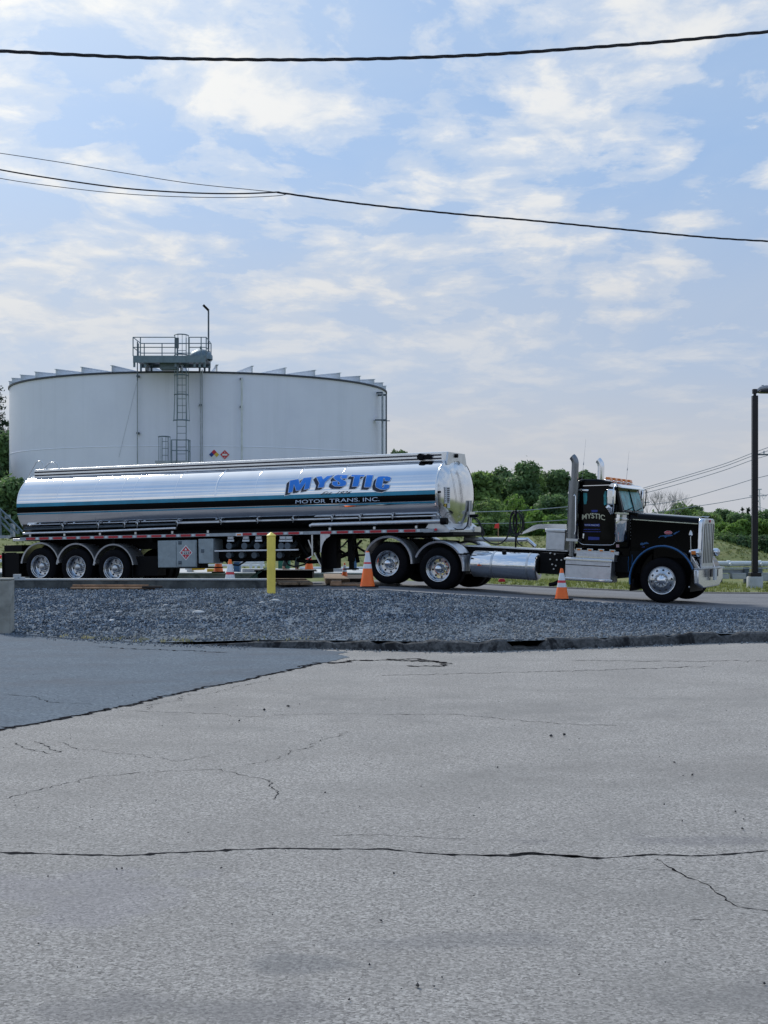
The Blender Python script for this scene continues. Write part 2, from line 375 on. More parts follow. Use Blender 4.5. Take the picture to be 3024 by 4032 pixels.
GRASS = ground_mat('mown_grass', (.11, .145, .05), (.07, .10, .03), (.18, .215, .08), 9, .6, ((.26, .24, .10), .5, .42, .70, .6), .8, 14)
tag(g.build('ground', GRASS), kind='structure')

PAVE = ground_mat('old_pavement', (.256, .248, .238), (.047, .046, .046), (.55, .535, .515), 105, .9,
    ((.19, .19, .185), .55, .42, .72, .40), .5, 170, spots=[(-.30, 5.2, .24, .13, .38, (.11, .12, .135)), (.25, 5.5, .8, .13, .3, (.12, .125, .14)), (-2.2, 5.0, 1.2, .5, .3, (.15, .15, .15)), (2.3, 5.1, 1.0, .35, .3, (.15, .15, .15)), (0, 13, 3, 1.2, .25, (.15, .15, .15)), (2.5, 9.5, 2.4, .7, .25, (.17, .165, .16)),
    (1.6, 7.35, .8, .16, .35, (.12, .12, .14)), (-1.5, 6.2, 1.0, .5, .25, (.24, .235, .28)), (1.3, 4.75, .5, .3, .35, (.15, .15, .155)), (-.6, 4.7, .6, .2, .4, (.14, .14, .15))])
p = MB(); cx_ = [k[0] for k in KERB]
xx = sorted(set(cx_+[i*2.0 for i in range(-30, 31)]))
p.grid([[(x, -70, 0) for x in xx], [(x, 0, 0) for x in xx], [(x, kerbY(x)+.35, 0) for x in xx]])
tag(p.build('pavement', PAVE, smooth=0), kind='structure')
PATCH = ground_mat('newer_dark_asphalt', (.078, .108, .152), (.03, .05, .07), (.165, .215, .265), 55, 1.3,
    ((.075, .085, .105), .8, .45, .7, .5), .4, 150)
def gpt(x, y, z=0.0): Y = (CAMZ-z)*FPX/(y-HY); return ((x-CX)/FPX*Y, Y, z)
edge = [(-900, 3090), (-400, 2960), (0, 2875), (200, 2840), (440, 2790), (620, 2752), (800, 2712), (930, 2685), (1030, 2663), (1130, 2642), (1220, 2622), (1290, 2608), (1380, 2588), (1330, 2577), (1370, 2568), (1240, 2560)]
poly = []
for (a, b), (c, d) in zip(edge, edge[1:]):
    for k in range(6):
        t = k/6; q = gpt(a+(c-a)*t, b+(d-b)*t+random.uniform(-1.6, 1.6)); poly.append((q[0], q[1], .004))
q = [(x, kerbY(x)+.3, .004) for x in [-.9, -1.79, -2.48, -3.27, -4.1, -5.04, -6.2, -10, -14]]
pm_ = MB(); pm_.add(poly+q, [tuple(range(len(poly)+len(q)))])
tag(pm_.build('pavement_patch', PATCH, smooth=0), kind='structure')
# cracks
def crack(mb, pts, wd, jit=.012, z=.0015):
    z = .0056 if z > .008 else z; wd = wd*1.35 if wd > .007 else wd*.85
    P_ = [Vector(gpt(*q_)) for q_ in pts]; out = []
    for a, b in zip(P_, P_[1:]):
        k = max(2, int((b-a).length/.032))
        for i in range(k): out.append(a.lerp(b, i/k))
    out.append(P_[-1]); rows = []; off = 0
    for i, c in enumerate(out):
        d = (out[min(i+1, len(out)-1)]-out[max(i-1, 0)]).normalized(); n_ = Vector((-d.y, d.x, 0))
        off = off*.7+random.uniform(-jit, jit); ww = wd*random.uniform(.15, 1.5)*(2.0 if random.random() < .06 else 1)*(1 if 0 < i < len(out)-1 else .1)
        c = c+n_*off; rows.append([(c.x-n_.x*ww, c.y-n_.y*ww, z), (c.x+n_.x*ww, c.y+n_.y*ww, z)])
    mb.grid(rows)
ck = MB()
crack(ck, [(-300, 3350), (0, 3357), (200, 3363), (480, 3368), (700, 3357), (1050, 3341), (1300, 3346), (1500, 3344), (1600, 3352), (1700, 3361), (1900, 3370), (2000, 3373), (2080, 3365), (2200, 3368), (2350, 3381), (2450, 3376), (2550, 3368), (2750, 3369), (3024, 3352), (3300, 3340)], .0085, .0085)
crack(ck, [(1900, 3366), (2000, 3368), (2100, 3360), (2230, 3372), (2300, 3375)], .012, .008)
crack(ck, [(2585, 3380), (2650, 3420), (2720, 3460), (2800, 3490), (2860, 3545), (2910, 3570), (3024, 3585), (3200, 3590)], .0045, .01)
crack(ck, [(2500, 3424), (2650, 3427)], .002, .004)
crack(ck, [(2700, 3622), (2830, 3620)], .004, .004)
crack(ck, [(0, 3150), (100, 3120), (240, 3092), (370, 3058), (640, 3038), (850, 3030), (1060, 3072)], .0035, .02)
crack(ck, [(1060, 3072), (1075, 3110), (1100, 3135), (1110, 3150)], .006, .02)
crack(ck, [(70, 2925), (85, 2945), (190, 2966), (240, 2962), (190, 2940), (130, 2920)], .005, .02)
crack(ck, [(240, 2920), (300, 2950), (500, 2968), (700, 2995), (850, 2975)], .003, .02)
crack(ck, [(950, 3010), (1060, 2995), (1150, 2960), (1260, 2920), (1380, 2880)], .003, .03)
crack(ck, [(450, 2795), (620, 2803), (850, 2812), (980, 2826), (1080, 2815), (1300, 2812), (1500, 2813), (1800, 2815), (2200, 2850), (2500, 2858)], .005, .03)
crack(ck, [(0, 2735), (130, 2745), (190, 2766), (280, 2770), (380, 2775)], .006, .02, .0085)
crack(ck, [(450, 2790), (620, 2750), (800, 2710), (930, 2686), (1030, 2662), (1220, 2622)], .019, .03, .009)
crack(ck, [(-300, 2945), (0, 2875), (200, 2840), (440, 2790)], .022, .02, .009)
crack(ck, [(560, 2795), (700, 2745), (900, 2715), (1100, 2670)], .004, .05)
crack(ck, [(1180, 2628), (1260, 2610), (1310, 2614), (1400, 2600), (1560, 2600), (1700, 2606), (1780, 2612), (1740, 2624), (1600, 2624)], .03, .05, .009)
crack(ck, [(1500, 2598), (1640, 2596), (1760, 2610)], .02, .03, .010)
crack(ck, [(1500, 2660), (1900, 2650), (2300, 2640), (2800, 2625)], .009, .05)
crack(ck, [(2250, 2600), (2600, 2604), (3024, 2602)], .010, .05)
crack(ck, [(1300, 3290), (1500, 3288), (1750, 3302), (1850, 3305)], .0025, .01)
crack(ck, [(380, 2548), (560, 2556), (800, 2566), (900, 2570)], .02, .06, .0085)
tag(ck.build('pavement_crack', M['crack'], smooth=0, fix=False), kind='structure')

# gravel bed
def bedz(x, t):
    zf = interp(x, [(-3.3, .012), (-1.8, .10), (0, .13), (30, .13)])
    zb = interp(x, [(-2.6, .34), (-1.2, .32), (0, .31), (3.5, .16), (6.2, .05), (9, -.04), (40, -.12)])
    return zf+(zb-zf)*(t**.85)
gx = [i*.25 for i in range(-80, 161)]
GRAV = ground_mat('crushed_stone', (.065, .10, .14), (.016, .028, .044), (.17, .225, .29), 22, .45, ((.24, .235, .22), .35, .50, .78, .35), 1.0, 40, fines=.3)
gb = MB(); rows = []
for k in range(25):
    t = k/24; rows.append([(x, kerbY(x)+.02+(nearY(x)-kerbY(x))*t, bedz(x, t)+(random.uniform(-.02, .02) if 0 < k < 24 else 0)) for x in gx])
gb.grid(rows); tag(gb.build('gravel_bed', GRAV), kind='structure')
# loose stones on the bed
def stones(n, name, mats, pos, smin, smax, label):
    base = np.array([(1, 0, 0), (-1, 0, 0), (0, 1, 0), (0, -1, 0), (0, 0, 1), (0, 0, -1)], float)
    fc = np.array([(0, 2, 4), (2, 1, 4), (1, 3, 4), (3, 0, 4), (2, 0, 5), (1, 2, 5), (3, 1, 5), (0, 3, 5)])
    s = rng.uniform(smin, smax, (n, 1, 1))*rng.uniform(.55, 1.25, (n, 6, 1))*rng.uniform(.6, 1.2, (n, 1, 3))
    a = rng.uniform(0, 2*pi, n); ca, sa = np.cos(a), np.sin(a); b_ = rng.uniform(-.7, .7, n); cb, sb = np.cos(b_), np.sin(b_)
    Rm = np.zeros((n, 3, 3)); Rm[:, 0, 0] = ca*cb; Rm[:, 0, 1] = -sa; Rm[:, 0, 2] = ca*sb
    Rm[:, 1, 0] = sa*cb; Rm[:, 1, 1] = ca; Rm[:, 1, 2] = sa*sb; Rm[:, 2, 0] = -sb; Rm[:, 2, 2] = cb
    V = np.einsum('nij,nkj->nki', Rm, base[None]*s)+pos[:, None, :]
    F = (fc[None]+(np.arange(n)*6)[:, None, None]).reshape(-1, 3)
    me = bpy.data.meshes.new(name); me.from_pydata(V.reshape(-1, 3).tolist(), [], F.tolist())
    for m_ in mats: me.materials.append(m_)
    me.polygons.foreach_set('material_index', np.repeat(rng.integers(0, len(mats), n), 8).astype(np.int32)); me.update()
    o = bpy.data.objects.new(name, me); COL.objects.link(o); return tag(o, label, 'gravel', kind='stuff')
def stone_mat():
    m = bpy.data.materials.new('loose_stone'); m.use_nodes = True; t = m.node_tree; b = t.nodes['Principled BSDF']
    g_ = N(t, 'ShaderNodeNewGeometry').outputs['Random Per Island']
    o = N(t, 'ShaderNodeTexCoord').outputs['Object']
    c = mixc(t, ramp(t, g_, [(0, 0), (.75, .45), (1, 1)]), (.014, .030, .052), (.25, .315, .395))
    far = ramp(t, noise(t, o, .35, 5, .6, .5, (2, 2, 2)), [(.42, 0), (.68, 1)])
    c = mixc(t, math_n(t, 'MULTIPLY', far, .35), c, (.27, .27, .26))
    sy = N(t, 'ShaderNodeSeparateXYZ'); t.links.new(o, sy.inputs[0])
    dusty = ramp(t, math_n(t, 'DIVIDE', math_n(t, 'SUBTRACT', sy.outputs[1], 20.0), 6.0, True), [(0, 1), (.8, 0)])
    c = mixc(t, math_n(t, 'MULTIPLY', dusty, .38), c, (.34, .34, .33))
    t.links.new(c, b.inputs['Base Color']); b.inputs['Roughness'].default_value = .9; return m
ST = stone_mat()
n = 40000; X = rng.uniform(-8.5, 9.5, n); T = rng.uniform(0.002, .995, n)**1.05
pos = np.array([(x, kerbY(x)+.02+(nearY(x)-kerbY(x))*t, bedz(x, t)+.012) for x, t in zip(X, T)])
stones(n, 'gravel_stones', [ST], pos, .016, .034, 'loose blue grey crushed stone covering the gravel bed')
for i, (x_, y_, r_) in enumerate([(782, 2416, .09), (652, 2388, .05), (1032, 2378, .06), (1082, 2370, .08), (470, 2414, .05), (440, 2449, .06)]):
    Y_ = 25.0
    for _ in range(30):
        X_ = (x_-CX)/FPX*Y_; t_ = (Y_-kerbY(X_))/(nearY(X_)-kerbY(X_)); z_ = bedz(X_, max(0, min(1, t_))); Y_ = (CAMZ-z_)*FPX/(y_-HY)
    m_ = MB(); pr = [(0, -.6), (.7, -.35), (1, 0), (.75, .4), (0, .6)]; m_.lathe([(a*r_, b*r_*.8) for a, b in pr], n=9)
    m_.v = [(a*1.4*random.uniform(.8, 1.1), b*random.uniform(.8, 1.1), c) for a, b, c in m_.v]
    o = m_.build('pale_stone', M['concrete_pale'], smooth=30); o.location = (X_, Y_, z_+.02); o.rotation_euler = (0, 0, i)
    tag(o, ['large cream stone lying in the middle of the gravel, biggest of the pale stones', 'pale stone left of the large cream stone and further up the gravel', 'pale flat stone on the gravel just left below the yellow bollard',
            'white stone on the gravel right below the yellow bollard', 'light stone low on the gravel, right of its neighbour near the dark patch', 'light stone low on the gravel, nearest to the dark asphalt patch'][i], 'stone', 'pale stones on the gravel')
# pebbles on the pavement
pb = [(1960, 3027, .016), (1280, 3125, .010), (480, 3425, .009), (870, 3423, .010), (1645, 3890, .013), (1740, 3855, .008), (1710, 3890, .007), (305, 3815, .007), (2280, 3845, .008), (1500, 3632, .01), (2170, 2903, .02), (2222, 2898, .02),
      (1135, 2785, .02), (942, 2842, .015), (1550, 3445, .007), (1590, 3438, .007), (2655, 3006, .013), (2686, 3238, .01), (2922, 3268, .011), (2928, 3230, .01), (2896, 3200, .01), (2615, 3172, .009), (740, 3283, .007), (1455, 3806, .009), (1040, 2800, .02),
      (2725, 3056, .010), (2690, 3058, .010), (60, 3175, .009), (150, 3185, .008), (105, 3262, .007), (1580, 3900, .006), (3010, 3880, .008), (2620, 3795, .006)]
ps = [gpt(a, b) for a, b, _ in pb]; extra = 230
ex = [(random.uniform(-4, 4.5), random.uniform(4.6, 19)) for _ in range(extra)]
pos = np.array([(a, b, .004) for a, b, _ in ps]+[(a, b, .002) for a, b in ex])
o = stones(len(pos), 'pebbles', [M['stone_dark']], pos, .004, .007, 'small dark pebbles scattered over the pale pavement')
V = np.empty(len(o.data.vertices)*3); o.data.vertices.foreach_get('co', V); V = V.reshape(-1, 6, 3); ctr = V.mean(1, keepdims=True)
sc_ = np.array([r_/.006 for *_, r_ in pb]+[1.0]*extra)[:, None, None]; V = ctr+(V-ctr)*sc_; V[:, :, 2] = np.maximum(V[:, :, 2]-ctr[:, :, 2], -.01*0-.002*sc_[:, :, 0])+.004+.002*sc_[:, :, 0]
o.data.vertices.foreach_set('co', V.reshape(-1)); o.data.update(); o['category'] = 'pebbles'

# kerb along the front of the gravel
KX = [-2.6+i*.12 for i in range(320)]; kb = MB(); rows = [[], [], [], [], []]
for x in KX:
    hgt = interp(x, [(-2.6, .015), (-1.6, .09), (-.2, .125), (1, .15), (30, .15)])
    hgt *= 1+random.uniform(-.13, .10); chip = (random.random() < .05); br = 1.66 < x < 2.14
    if chip: hgt *= .6
    if br: hgt *= .35*random.uniform(.6, 1.4)
    if abs((x+50) % .93) < .11: hgt *= .82
    y = kerbY(x)+random.uniform(-.012, .012)+(.10 if br else 0)
    for r_, (dy, dz) in zip(rows, [(-.02, 0), (0, hgt*.85), (.03, hgt), (.17, hgt), (.22, 0)]): r_.append((x, y+dy-.02, dz))
kb.grid(rows)
KM = ground_mat('broken_asphalt_kerb', (.085, .09, .094), (.03, .032, .036), (.18, .185, .19), 30, 2.5, ((.010, .011, .014), 1.9, .50, .60, .85), 1.0, 50)
tag(kb.build('kerb', KM), kind='structure')
db = rng.uniform(0, 1, (500, 2)); pos = np.array([(-1+9*a, kerbY(-1+9*a)-.05-.30*b*b, .006) for a, b in db])
sp = rng.uniform(0, 1, (700, 2)); pos = np.vstack([pos, np.array([(-6.4+4.6*a, kerbY(-6.4+4.6*a)-.04-.5*b**3, .008) for a, b in sp])])
stones(1200, 'kerb_debris', [ST], pos, .008, .02, 'broken grit and stone chips lying along the foot of the kerb')['category'] = 'debris'
# weeds at the bed edge
def tufts(name, pts, h, mat_, label, cat, wd=.02, kind='stuff', blades=7):
    vs, fs = [], []
    for (x, y, z) in pts:
        for _ in range(blades):
            a = random.uniform(0, 2*pi); hh = h*random.uniform(.5, 1.2); bx, by = x+random.uniform(-.05, .05), y+random.uniform(-.05, .05)
            dx, dy = cos(a)*wd/2, sin(a)*wd/2; lx, ly = random.uniform(-.5, .5)*hh, random.uniform(-.5, .5)*hh; k = len(vs)
            vs += [(bx-dx, by-dy, z-.01), (bx+dx, by+dy, z-.01), (bx+lx, by+ly, z+hh)]; fs.append((k, k+1, k+2))
    me = bpy.data.meshes.new(name); me.from_pydata(vs, [], fs); me.materials.append(mat_)
    o = bpy.data.objects.new(name, me); COL.objects.link(o); return tag(o, label, cat, kind=kind)
pts = []
for _ in range(110):
    x = random.choice([random.gauss(-4.2, .5), random.gauss(-3.3, .4), random.uniform(-6, -1)]); y = kerbY(x)+abs(random.gauss(0, .55))-(.05 if x > -3 else 0)
    pts.append((x, y, bedz(x, .02)))
STRAW = leaf_mat('straw_and_weeds', (.10, .12, .05), (.42, .40, .24))
tufts('edge_weeds', pts, .035, STRAW, 'thin yellow weeds growing along the front edge of the gravel', 'weeds')

# road / apron under the truck
ROAD = ground_mat('smooth_road', (.17, .175, .19), (.125, .13, .145), (.215, .22, .235), 40, .5, ((.10, .105, .12), .5, .45, .7, .5), .3, 90)
rd = MB(); rx = sorted(set([i*.5 for i in range(-60, 121)])); rows = []
for k in range(10):
    t = k/9; rows.append([(x, nearY(x)-.03+(FARY-nearY(x)+.03)*t, hR(x)+(0 if t < .99 else -.0)) for x in rx])
rd.grid([[(x, nearY(x)-.035, hR(x)-.3) for x in rx]]+rows); tag(rd.build('road', ROAD), kind='structure')
sh_ = MB(); sh_.grid([[(x, nearY(x)-.10, hR(x)-.035) for x in rx if x > -2.4], [(x, nearY(x)+.12, hR(x)+.004) for x in rx if x > -2.4]])
tag(sh_.build('road_edge', M['concrete_pale']), kind='structure')
vg = MB(); vg.grid([[(x, FARY-.3, hR(x)+.012) for x in rx if x > 1], [(x, FARY-.1, hR(x)+.03) for x in rx if x > 1], [(x, FARY+.05, hR(x)+.03) for x in rx if x > 1], [(x, FARY+.06, hR(x)-.1) for x in rx if x > 1]])
tag(vg.build('road_verge', KM), kind='structure')
# slab beyond the trailer
sl = MB(); sl.box((-14, 44.6, 0), (1.6, 51.5, .455)); tag(sl.build('loading_slab', M['concrete_pale'], bevel=.02), kind='structure')
pts = [(random.uniform(2, 24), random.uniform(41.8, 49), 0) for _ in range(2600)]; pts = [(a, b, ground_z(a, b)) for a, b, _ in pts]
tufts('verge_grass', pts, .10, leaf_mat('verge_grass_blades', (.06, .10, .02), (.30, .33, .11), 1.2), 'rough yellow green grass along the far side of the road', 'grass', .03, blades=6)
pts = [(random.uniform(-22, 15), random.uniform(52, 63), 0) for _ in range(6000)]; pts = [(a, b, ground_z(a, b)) for a, b, _ in pts]
tufts('bank_grass', pts, .06, leaf_mat('bank_grass_blades', (.11, .145, .05), (.19, .225, .085), .7), 'short grass covering the sloping bank behind the road', 'grass', .05, blades=5)

# containment walls
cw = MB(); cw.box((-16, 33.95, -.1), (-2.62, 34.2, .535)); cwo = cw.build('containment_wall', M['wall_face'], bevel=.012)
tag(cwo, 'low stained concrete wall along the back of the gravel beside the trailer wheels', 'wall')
cp = MB(); cp.box((-16, 33.93, .535), (-2.60, 34.22, .575)); cp.build('wall_cap', M['concrete_pale'], cwo, bevel=.01)
iw = MB(); iw.box((-14, 44.25, .05), (-.2, 44.5, .43)); io = iw.build('inner_kerb_wall', M['concrete'], bevel=.012)
tag(io, 'second low concrete wall seen under the trailer, further back than the first', 'wall')
ic = MB(); ic.box((-14, 44.23, .43), (-.18, 44.52, .475)); ic.build('wall_cap', M['concrete_pale'], io)
po = MB(); b_ = W(24, 2490, 23.4); po.box((-.12, -.14, -.05), (.10, .14, .84)); po.box((-.13, -.15, .84), (.105, .15, .875))
o = po.build('concrete_post', M['post_concrete'], bevel=.025); o.location = (b_.x, 23.4, 0); tag(o, 'rough square concrete post at the left edge beside the gravel', 'post')
# ------------------------------------------------------------- tank trailer
T0 = Frame(( -9.386+1.2*cos(R(25)), 40.37-1.2*sin(R(25)), .2185), -25, -.95)
TR = empty('tanker_trailer', T0.loc, T0.rot, label='long polished tanker trailer with blue lettering on three axles', cat='trailer')
VC = 1.29; A_, NE = 1.20, 2.15
uF, wF_t = T0.L(1790, 1802, VC); _, wF_b = T0.L(1800, 2091, VC); uF = T0.L(1721, 1970, .09)[0]
uR = T0.L(66, 1990, .09)[0]
WC = (wF_t+wF_b)/2; B_ = (wF_t-wF_b)/2
def surf_v(w_, out=0.0):
    q = min(.9999, abs((w_-WC)/(B_+out))); return VC-(A_+out)*(1-q**NE)**(1/NE)
def SP(x, y, out=.004):       # photo point carried onto the near side of the tank skin
    v = .1
    for _ in range(25): u, w_ = T0.L(x, y, v); v = surf_v(w_, out)
    return Vector((u, v, w_))
def sect(u, sc=1.0, n=None, marks=()):
    an = sorted(set([2*pi*i/96 for i in range(96)])); pts = []
    for a in an:
        c, s_ = cos(a), sin(a)
        pts.append((u, VC+A_*sc*math.copysign(abs(c)**(2/NE), c), WC+B_*sc*math.copysign(abs(s_)**(2/NE), s_)))
    return pts
# shell by w-sorted half profiles so the stripes are rings of faces
wt = [SP(1600, y).z for y in (1933, 1949, 1975, 1977.5, 1983)]
marks = sorted(wt)   # blue low, gap, black low, black high, teal high
ws = sorted(set([WC-B_*cos(pi*i/64) for i in range(65)]+marks))
near_ = [(surf_v(w_), w_) for w_ in ws]; loop = near_+[(2*VC-v, w_) for v, w_ in reversed(near_[1:-1])]
us = [uR+(uF-uR)*i/40 for i in range(41)]
sh = MB(); nl = len(loop); sh.v = [(u, v, w_) for u in us for v, w_ in loop]
for i in range(40):
    for j in range(nl):
        k = (j+1) % nl; wm = (loop[j][1]+loop[k][1])/2
        sh.f.append((i*nl+j, i*nl+k, (i+1)*nl+k, (i+1)*nl+j))
        m_ = 0
        if marks[0] < wm < marks[1]: m_ = 1
        elif marks[2] < wm < marks[3]: m_ = 2
        elif marks[3] < wm < marks[4]: m_ = 1  # teal stripe paint, its height also takes in reflected green trees
        sh.m.append(m_)
sh.build('tank_shell', [M['polished'], M['teal'], M['band_black']], TR, smooth=50)
def dome(u0, du, name, mat_):
    d = MB(); rows = []
    for k in range(12):
        t = k/11; r_ = cos(t*pi/2)**.55 if t < 1 else 0.001
        rr = 1-(t**2.0)*.0; sc = max(.0008, (1-t**2.4)); uu = u0+du*(1-(1-t)**2.0) if False else u0+du*math.sqrt(max(0, 1-(1-t)**2))*1.0
        sc = max(.0008, 1-t)
        uu = u0+du*(1-sc**2.6)
        rows.append([(uu, VC+(v-VC)*sc, WC+(w_-WC)*sc) for v, w_ in loop+[loop[0]]])
    d.grid(rows); return d.build(name, mat_, TR, smooth=60)
hd = dome(uF, .17, 'front_head', M['head'])
d = dome(uR, -.30, 'rear_head', M['polished'])
def ring(u, wdt, out, name='weld_band', mat_=None):
    r_ = MB(); prof = [(-wdt, 0), (-wdt*.7, out), (wdt*.7, out), (wdt, 0)]
    rows = [[(u+du, VC+(v-VC)*(1+dr/A_), WC+(w_-WC)*(1+dr/B_)) for v, w_ in loop+[loop[0]]] for du, dr in prof]
    lw = [w_ for v, w_ in loop+[loop[0]]]; nn_ = len(lw)
    r_.grid(rows)
    if mat_ is None:
        for fi, f_ in enumerate(r_.f):
            j = fi % (nn_-1); wm = (lw[j]+lw[j+1])/2
            if marks[0] < wm < marks[1] or marks[3] < wm < marks[4]: r_.m[fi] = 1
            elif marks[2] < wm < marks[3]: r_.m[fi] = 2
    return r_.build(name, mat_ or [M['polished'], M['teal'], M['band_black']], TR, smooth=70)
for x_ in (230, 372, 480, 528, 690, 1005, 1165, 1335):
    ring(SP(x_, 1930).x, .012, .003)
ring(SP(850, 1930).x, .03, .007); ring(uF-.02, .03, .012, 'head_flange', M['head']); ring(uR+.02, .025, .006, 'weld_band')
# top rail box with navy stripes, catwalk between
RV0, RV1 = .74, 1.80
rp = [T0.L(135, 1851, RV0), T0.L(1762, 1779.5, RV0)]; rb = [T0.L(133, 1882, RV0), T0.L(1762, 1813, RV0)]
def rl(u, t):       # t 0 top..1 bottom of the rail
    a = (u-rp[0][0])/(rp[1][0]-rp[0][0]); top = rp[0][1]+(rp[1][1]-rp[0][1])*a; bot = rb[0][1]+(rb[1][1]-rb[0][1])*a
    return top+(bot-top)*t
ua, ub = rp[0][0], rp[1][0]
for vv, nm in ((RV0, 1), (RV1, 0)):
    r_ = MB(); r_.prism([(ua, rl(ua, 1.42)), (ub, rl(ub, 1.36)), (ub, rl(ub, 0)), (ua, rl(ua, 0))], lambda x, y, t: (x, t, y), vv, vv+.03)
    r_.tube([(ua, vv+.015, rl(ua, 0)), (ub, vv+.015, rl(ub, 0))], .014)
    ro = r_.build('top_rail', M['rail_alu'], TR)
    if nm:
        for t0, t1 in ((.22, .40), (.62, .80)):
            s_ = MB(); s_.prism([(ua+.01, rl(ua, t1)), (ub-.16, rl(ub, t1)), (ub-.16, rl(ub, t0)), (ua+.01, rl(ua, t0))], lambda x, y, t: (x, t, y), vv-.004, vv+.002)
            s_.build('navy_stripe', M['navy'], ro, smooth=0)
c_ = MB(); c_.box((ua, RV0+.03, rl(ua, 1)-.0), (ub, RV1, rl(ub, 1)-.12)); c_.build('catwalk', M['treadplate'], TR)
e_ = MB(); e_.prism([(RV0-.12, rl(ub, 1.5)), (RV1+.12, rl(ub, 1.5)), (RV1, rl(ub, 0)), (RV0, rl(ub, 0))], lambda x, y, t: (t, x, y), ub-.02, ub+.03)
eo = e_.build('rail_end_plate', M['alu'], TR)
l_ = MB(); l_.tube([(ub+.03, 1.20, rl(ub, .35)), (ub+.08, 1.20, rl(ub, .35))], .05, 14); l_.build('marker_light', M['plastic_black'], eo)
# black cable reel / lamp box on the rail
q0, q1 = T0.P(1652, 1800, RV0-.02), T0.P(1697, 1800, RV0-.02)
l_ = MB(); l_.tube([(q0.x+.05, RV0-.12, q0.z), (q0.x+.05, RV0, q0.z)], .085, 18); l_.tube([(q1.x-.05, RV0-.10, q1.z+.01), (q1.x-.05, RV0, q1.z+.01)], .07, 18); l_.box((q0.x+.05, RV0-.09, q0.z-.05), (q1.x-.05, RV0, q0.z+.05))
l_.build('rail_lamp_box', M['plastic_black'], TR, bevel=.01)
# rear ladder hoops on the roof
for pts in ([(112, 1884), (116, 1868), (142, 1822), (150, 1816), (162, 1816), (170, 1826), (173, 1849)], [(173, 1849), (176, 1842), (194, 1824), (202, 1820), (218, 1820), (226, 1828), (231, 1847)]):
    h = MB(); h.tube([T0.P(x, y, .80) for x, y in pts], .016, 8); h.build('ladder_hoop', M['alu'], TR, smooth=80)
h = MB(); h.tube([T0.P(112, 1884, .78), T0.P(104, 1898, .60), T0.P(90, 1915, .45)], .014, 8); h.build('rear_grab_rail', M['alu'], TR)
# lettering: letters outlined point by point and laid on the skin
LA, LB = (1050, 1840), (1300, 1840); K5 = 5.53
def lp(o, pts): return [(o[0]+x/K5, o[1]+y/K5) for x, y in pts]
LET = [lp(LA, [(510, 290), (690, 255), (720, 370), (805, 232), (978, 212), (925, 460), (815, 483), (850, 325), (735, 492), (645, 508), (595, 365), (560, 532), (472, 553)]),
       lp(LA, [(1085, 207), (1195, 192), (1225, 265), (1320, 190), (1440, 172), (1270, 325), (1240, 430), (1122, 440), (1148, 345)]),
       lp(LB, [(378, 168), (357, 238), (240, 240), (262, 186), (228, 192), (215, 225), (250, 262), (335, 300), (352, 340), (330, 388), (270, 412), (100, 408), (45, 370), (55, 308), (165, 303), (160, 375), (205, 382), (218, 345), (190, 312), (100, 262), (78, 220), (110, 180), (170, 160)]),
       lp(LB, [(470, 162), (750, 165), (735, 200), (655, 196), (610, 412), (482, 417), (528, 202), (455, 196)]),
       lp(LB, [(797, 170), (935, 170), (880, 432), (745, 427)]),
       lp(LB, [(1325, 235), (1290, 300), (1195, 290), (1190, 232), (1160, 235), (1125, 425), (1140, 445), (1165, 440), (1180, 370), (1295, 385), (1280, 452), (1190, 487), (1080, 472), (1000, 428), (988, 370), (1020, 240), (1052, 205), (1110, 195), (1250, 198), (1300, 212)])]
def expand(poly, e):
    n = len(poly); ar = sum(poly[i][0]*poly[(i+1) % n][1]-poly[(i+1) % n][0]*poly[i][1] for i in range(n)); sg = 1 if ar > 0 else -1; out = []
    for i in range(n):
        a, b, c = Vector(poly[i-1]), Vector(poly[i]), Vector(poly[(i+1) % n])
        d1, d2 = (b-a).normalized(), (c-b).normalized(); n1 = Vector((d1.y, -d1.x))*sg; n2 = Vector((d2.y, -d2.x))*sg
        m_ = (n1+n2); m_ = m_/max(.35, m_.length)*1.0; m_ = m_.normalized()*min(2.2, 1/max(.45, m_.normalized().dot(n1)))
        out.append((b.x+m_.x*e, b.y+m_.y*e))
    return out
def tri(poly):
    bm = bmesh.new(); vs = [bm.verts.new((x, y, 0)) for x, y in poly]; f = bm.faces.new(vs); f.normal_update(); bmesh.ops.triangulate(bm, faces=[f], ngon_method='EAR_CLIP')
    bm.verts.index_update(); r_ = [tuple(v.index for v in f.verts) for f in bm.faces]; bm.free(); return r_
def cut_poly(poly, step=3.0):
    bm = bmesh.new(); vs = [bm.verts.new((x, y, 0)) for x, y in poly]; f = bm.faces.new(vs); f.normal_update(); bmesh.ops.triangulate(bm, faces=[f], ngon_method='EAR_CLIP')
    ys_ = [p[1] for p in poly]; y = min(ys_)+step
    while y < max(ys_):
        bmesh.ops.bisect_plane(bm, geom=bm.verts[:]+bm.edges[:]+bm.faces[:], plane_co=(0, y, 0), plane_no=(0, 1, 0)); y += step
    bm.verts.index_update(); r_ = [(v.co.x, v.co.y) for v in bm.verts], [tuple(v.index for v in f.verts) for f in bm.faces]; bm.free(); return r_
def skin_poly(mb, poly, out):
    v_, f_ = cut_poly(poly); mb.add([SP(x, y, out) for x, y in v_], f_)
def sweep(mb, poly, dx, dy, out, de=.00006):
    n = len(poly)
    for i in range(n):
        a, b = poly[i], poly[(i+1) % n]; o_ = out+i*de
        q_ = [a, b, (b[0]+dx, b[1]+dy), (a[0]+dx, a[1]+dy)]; v_, f_ = cut_poly(q_); mb.add([SP(x, y, o_) for x, y in v_], f_)
    skin_poly(mb, [(x+dx, y+dy) for x, y in poly], out+n*de+.0002)
DX, DY = -13, 10.5
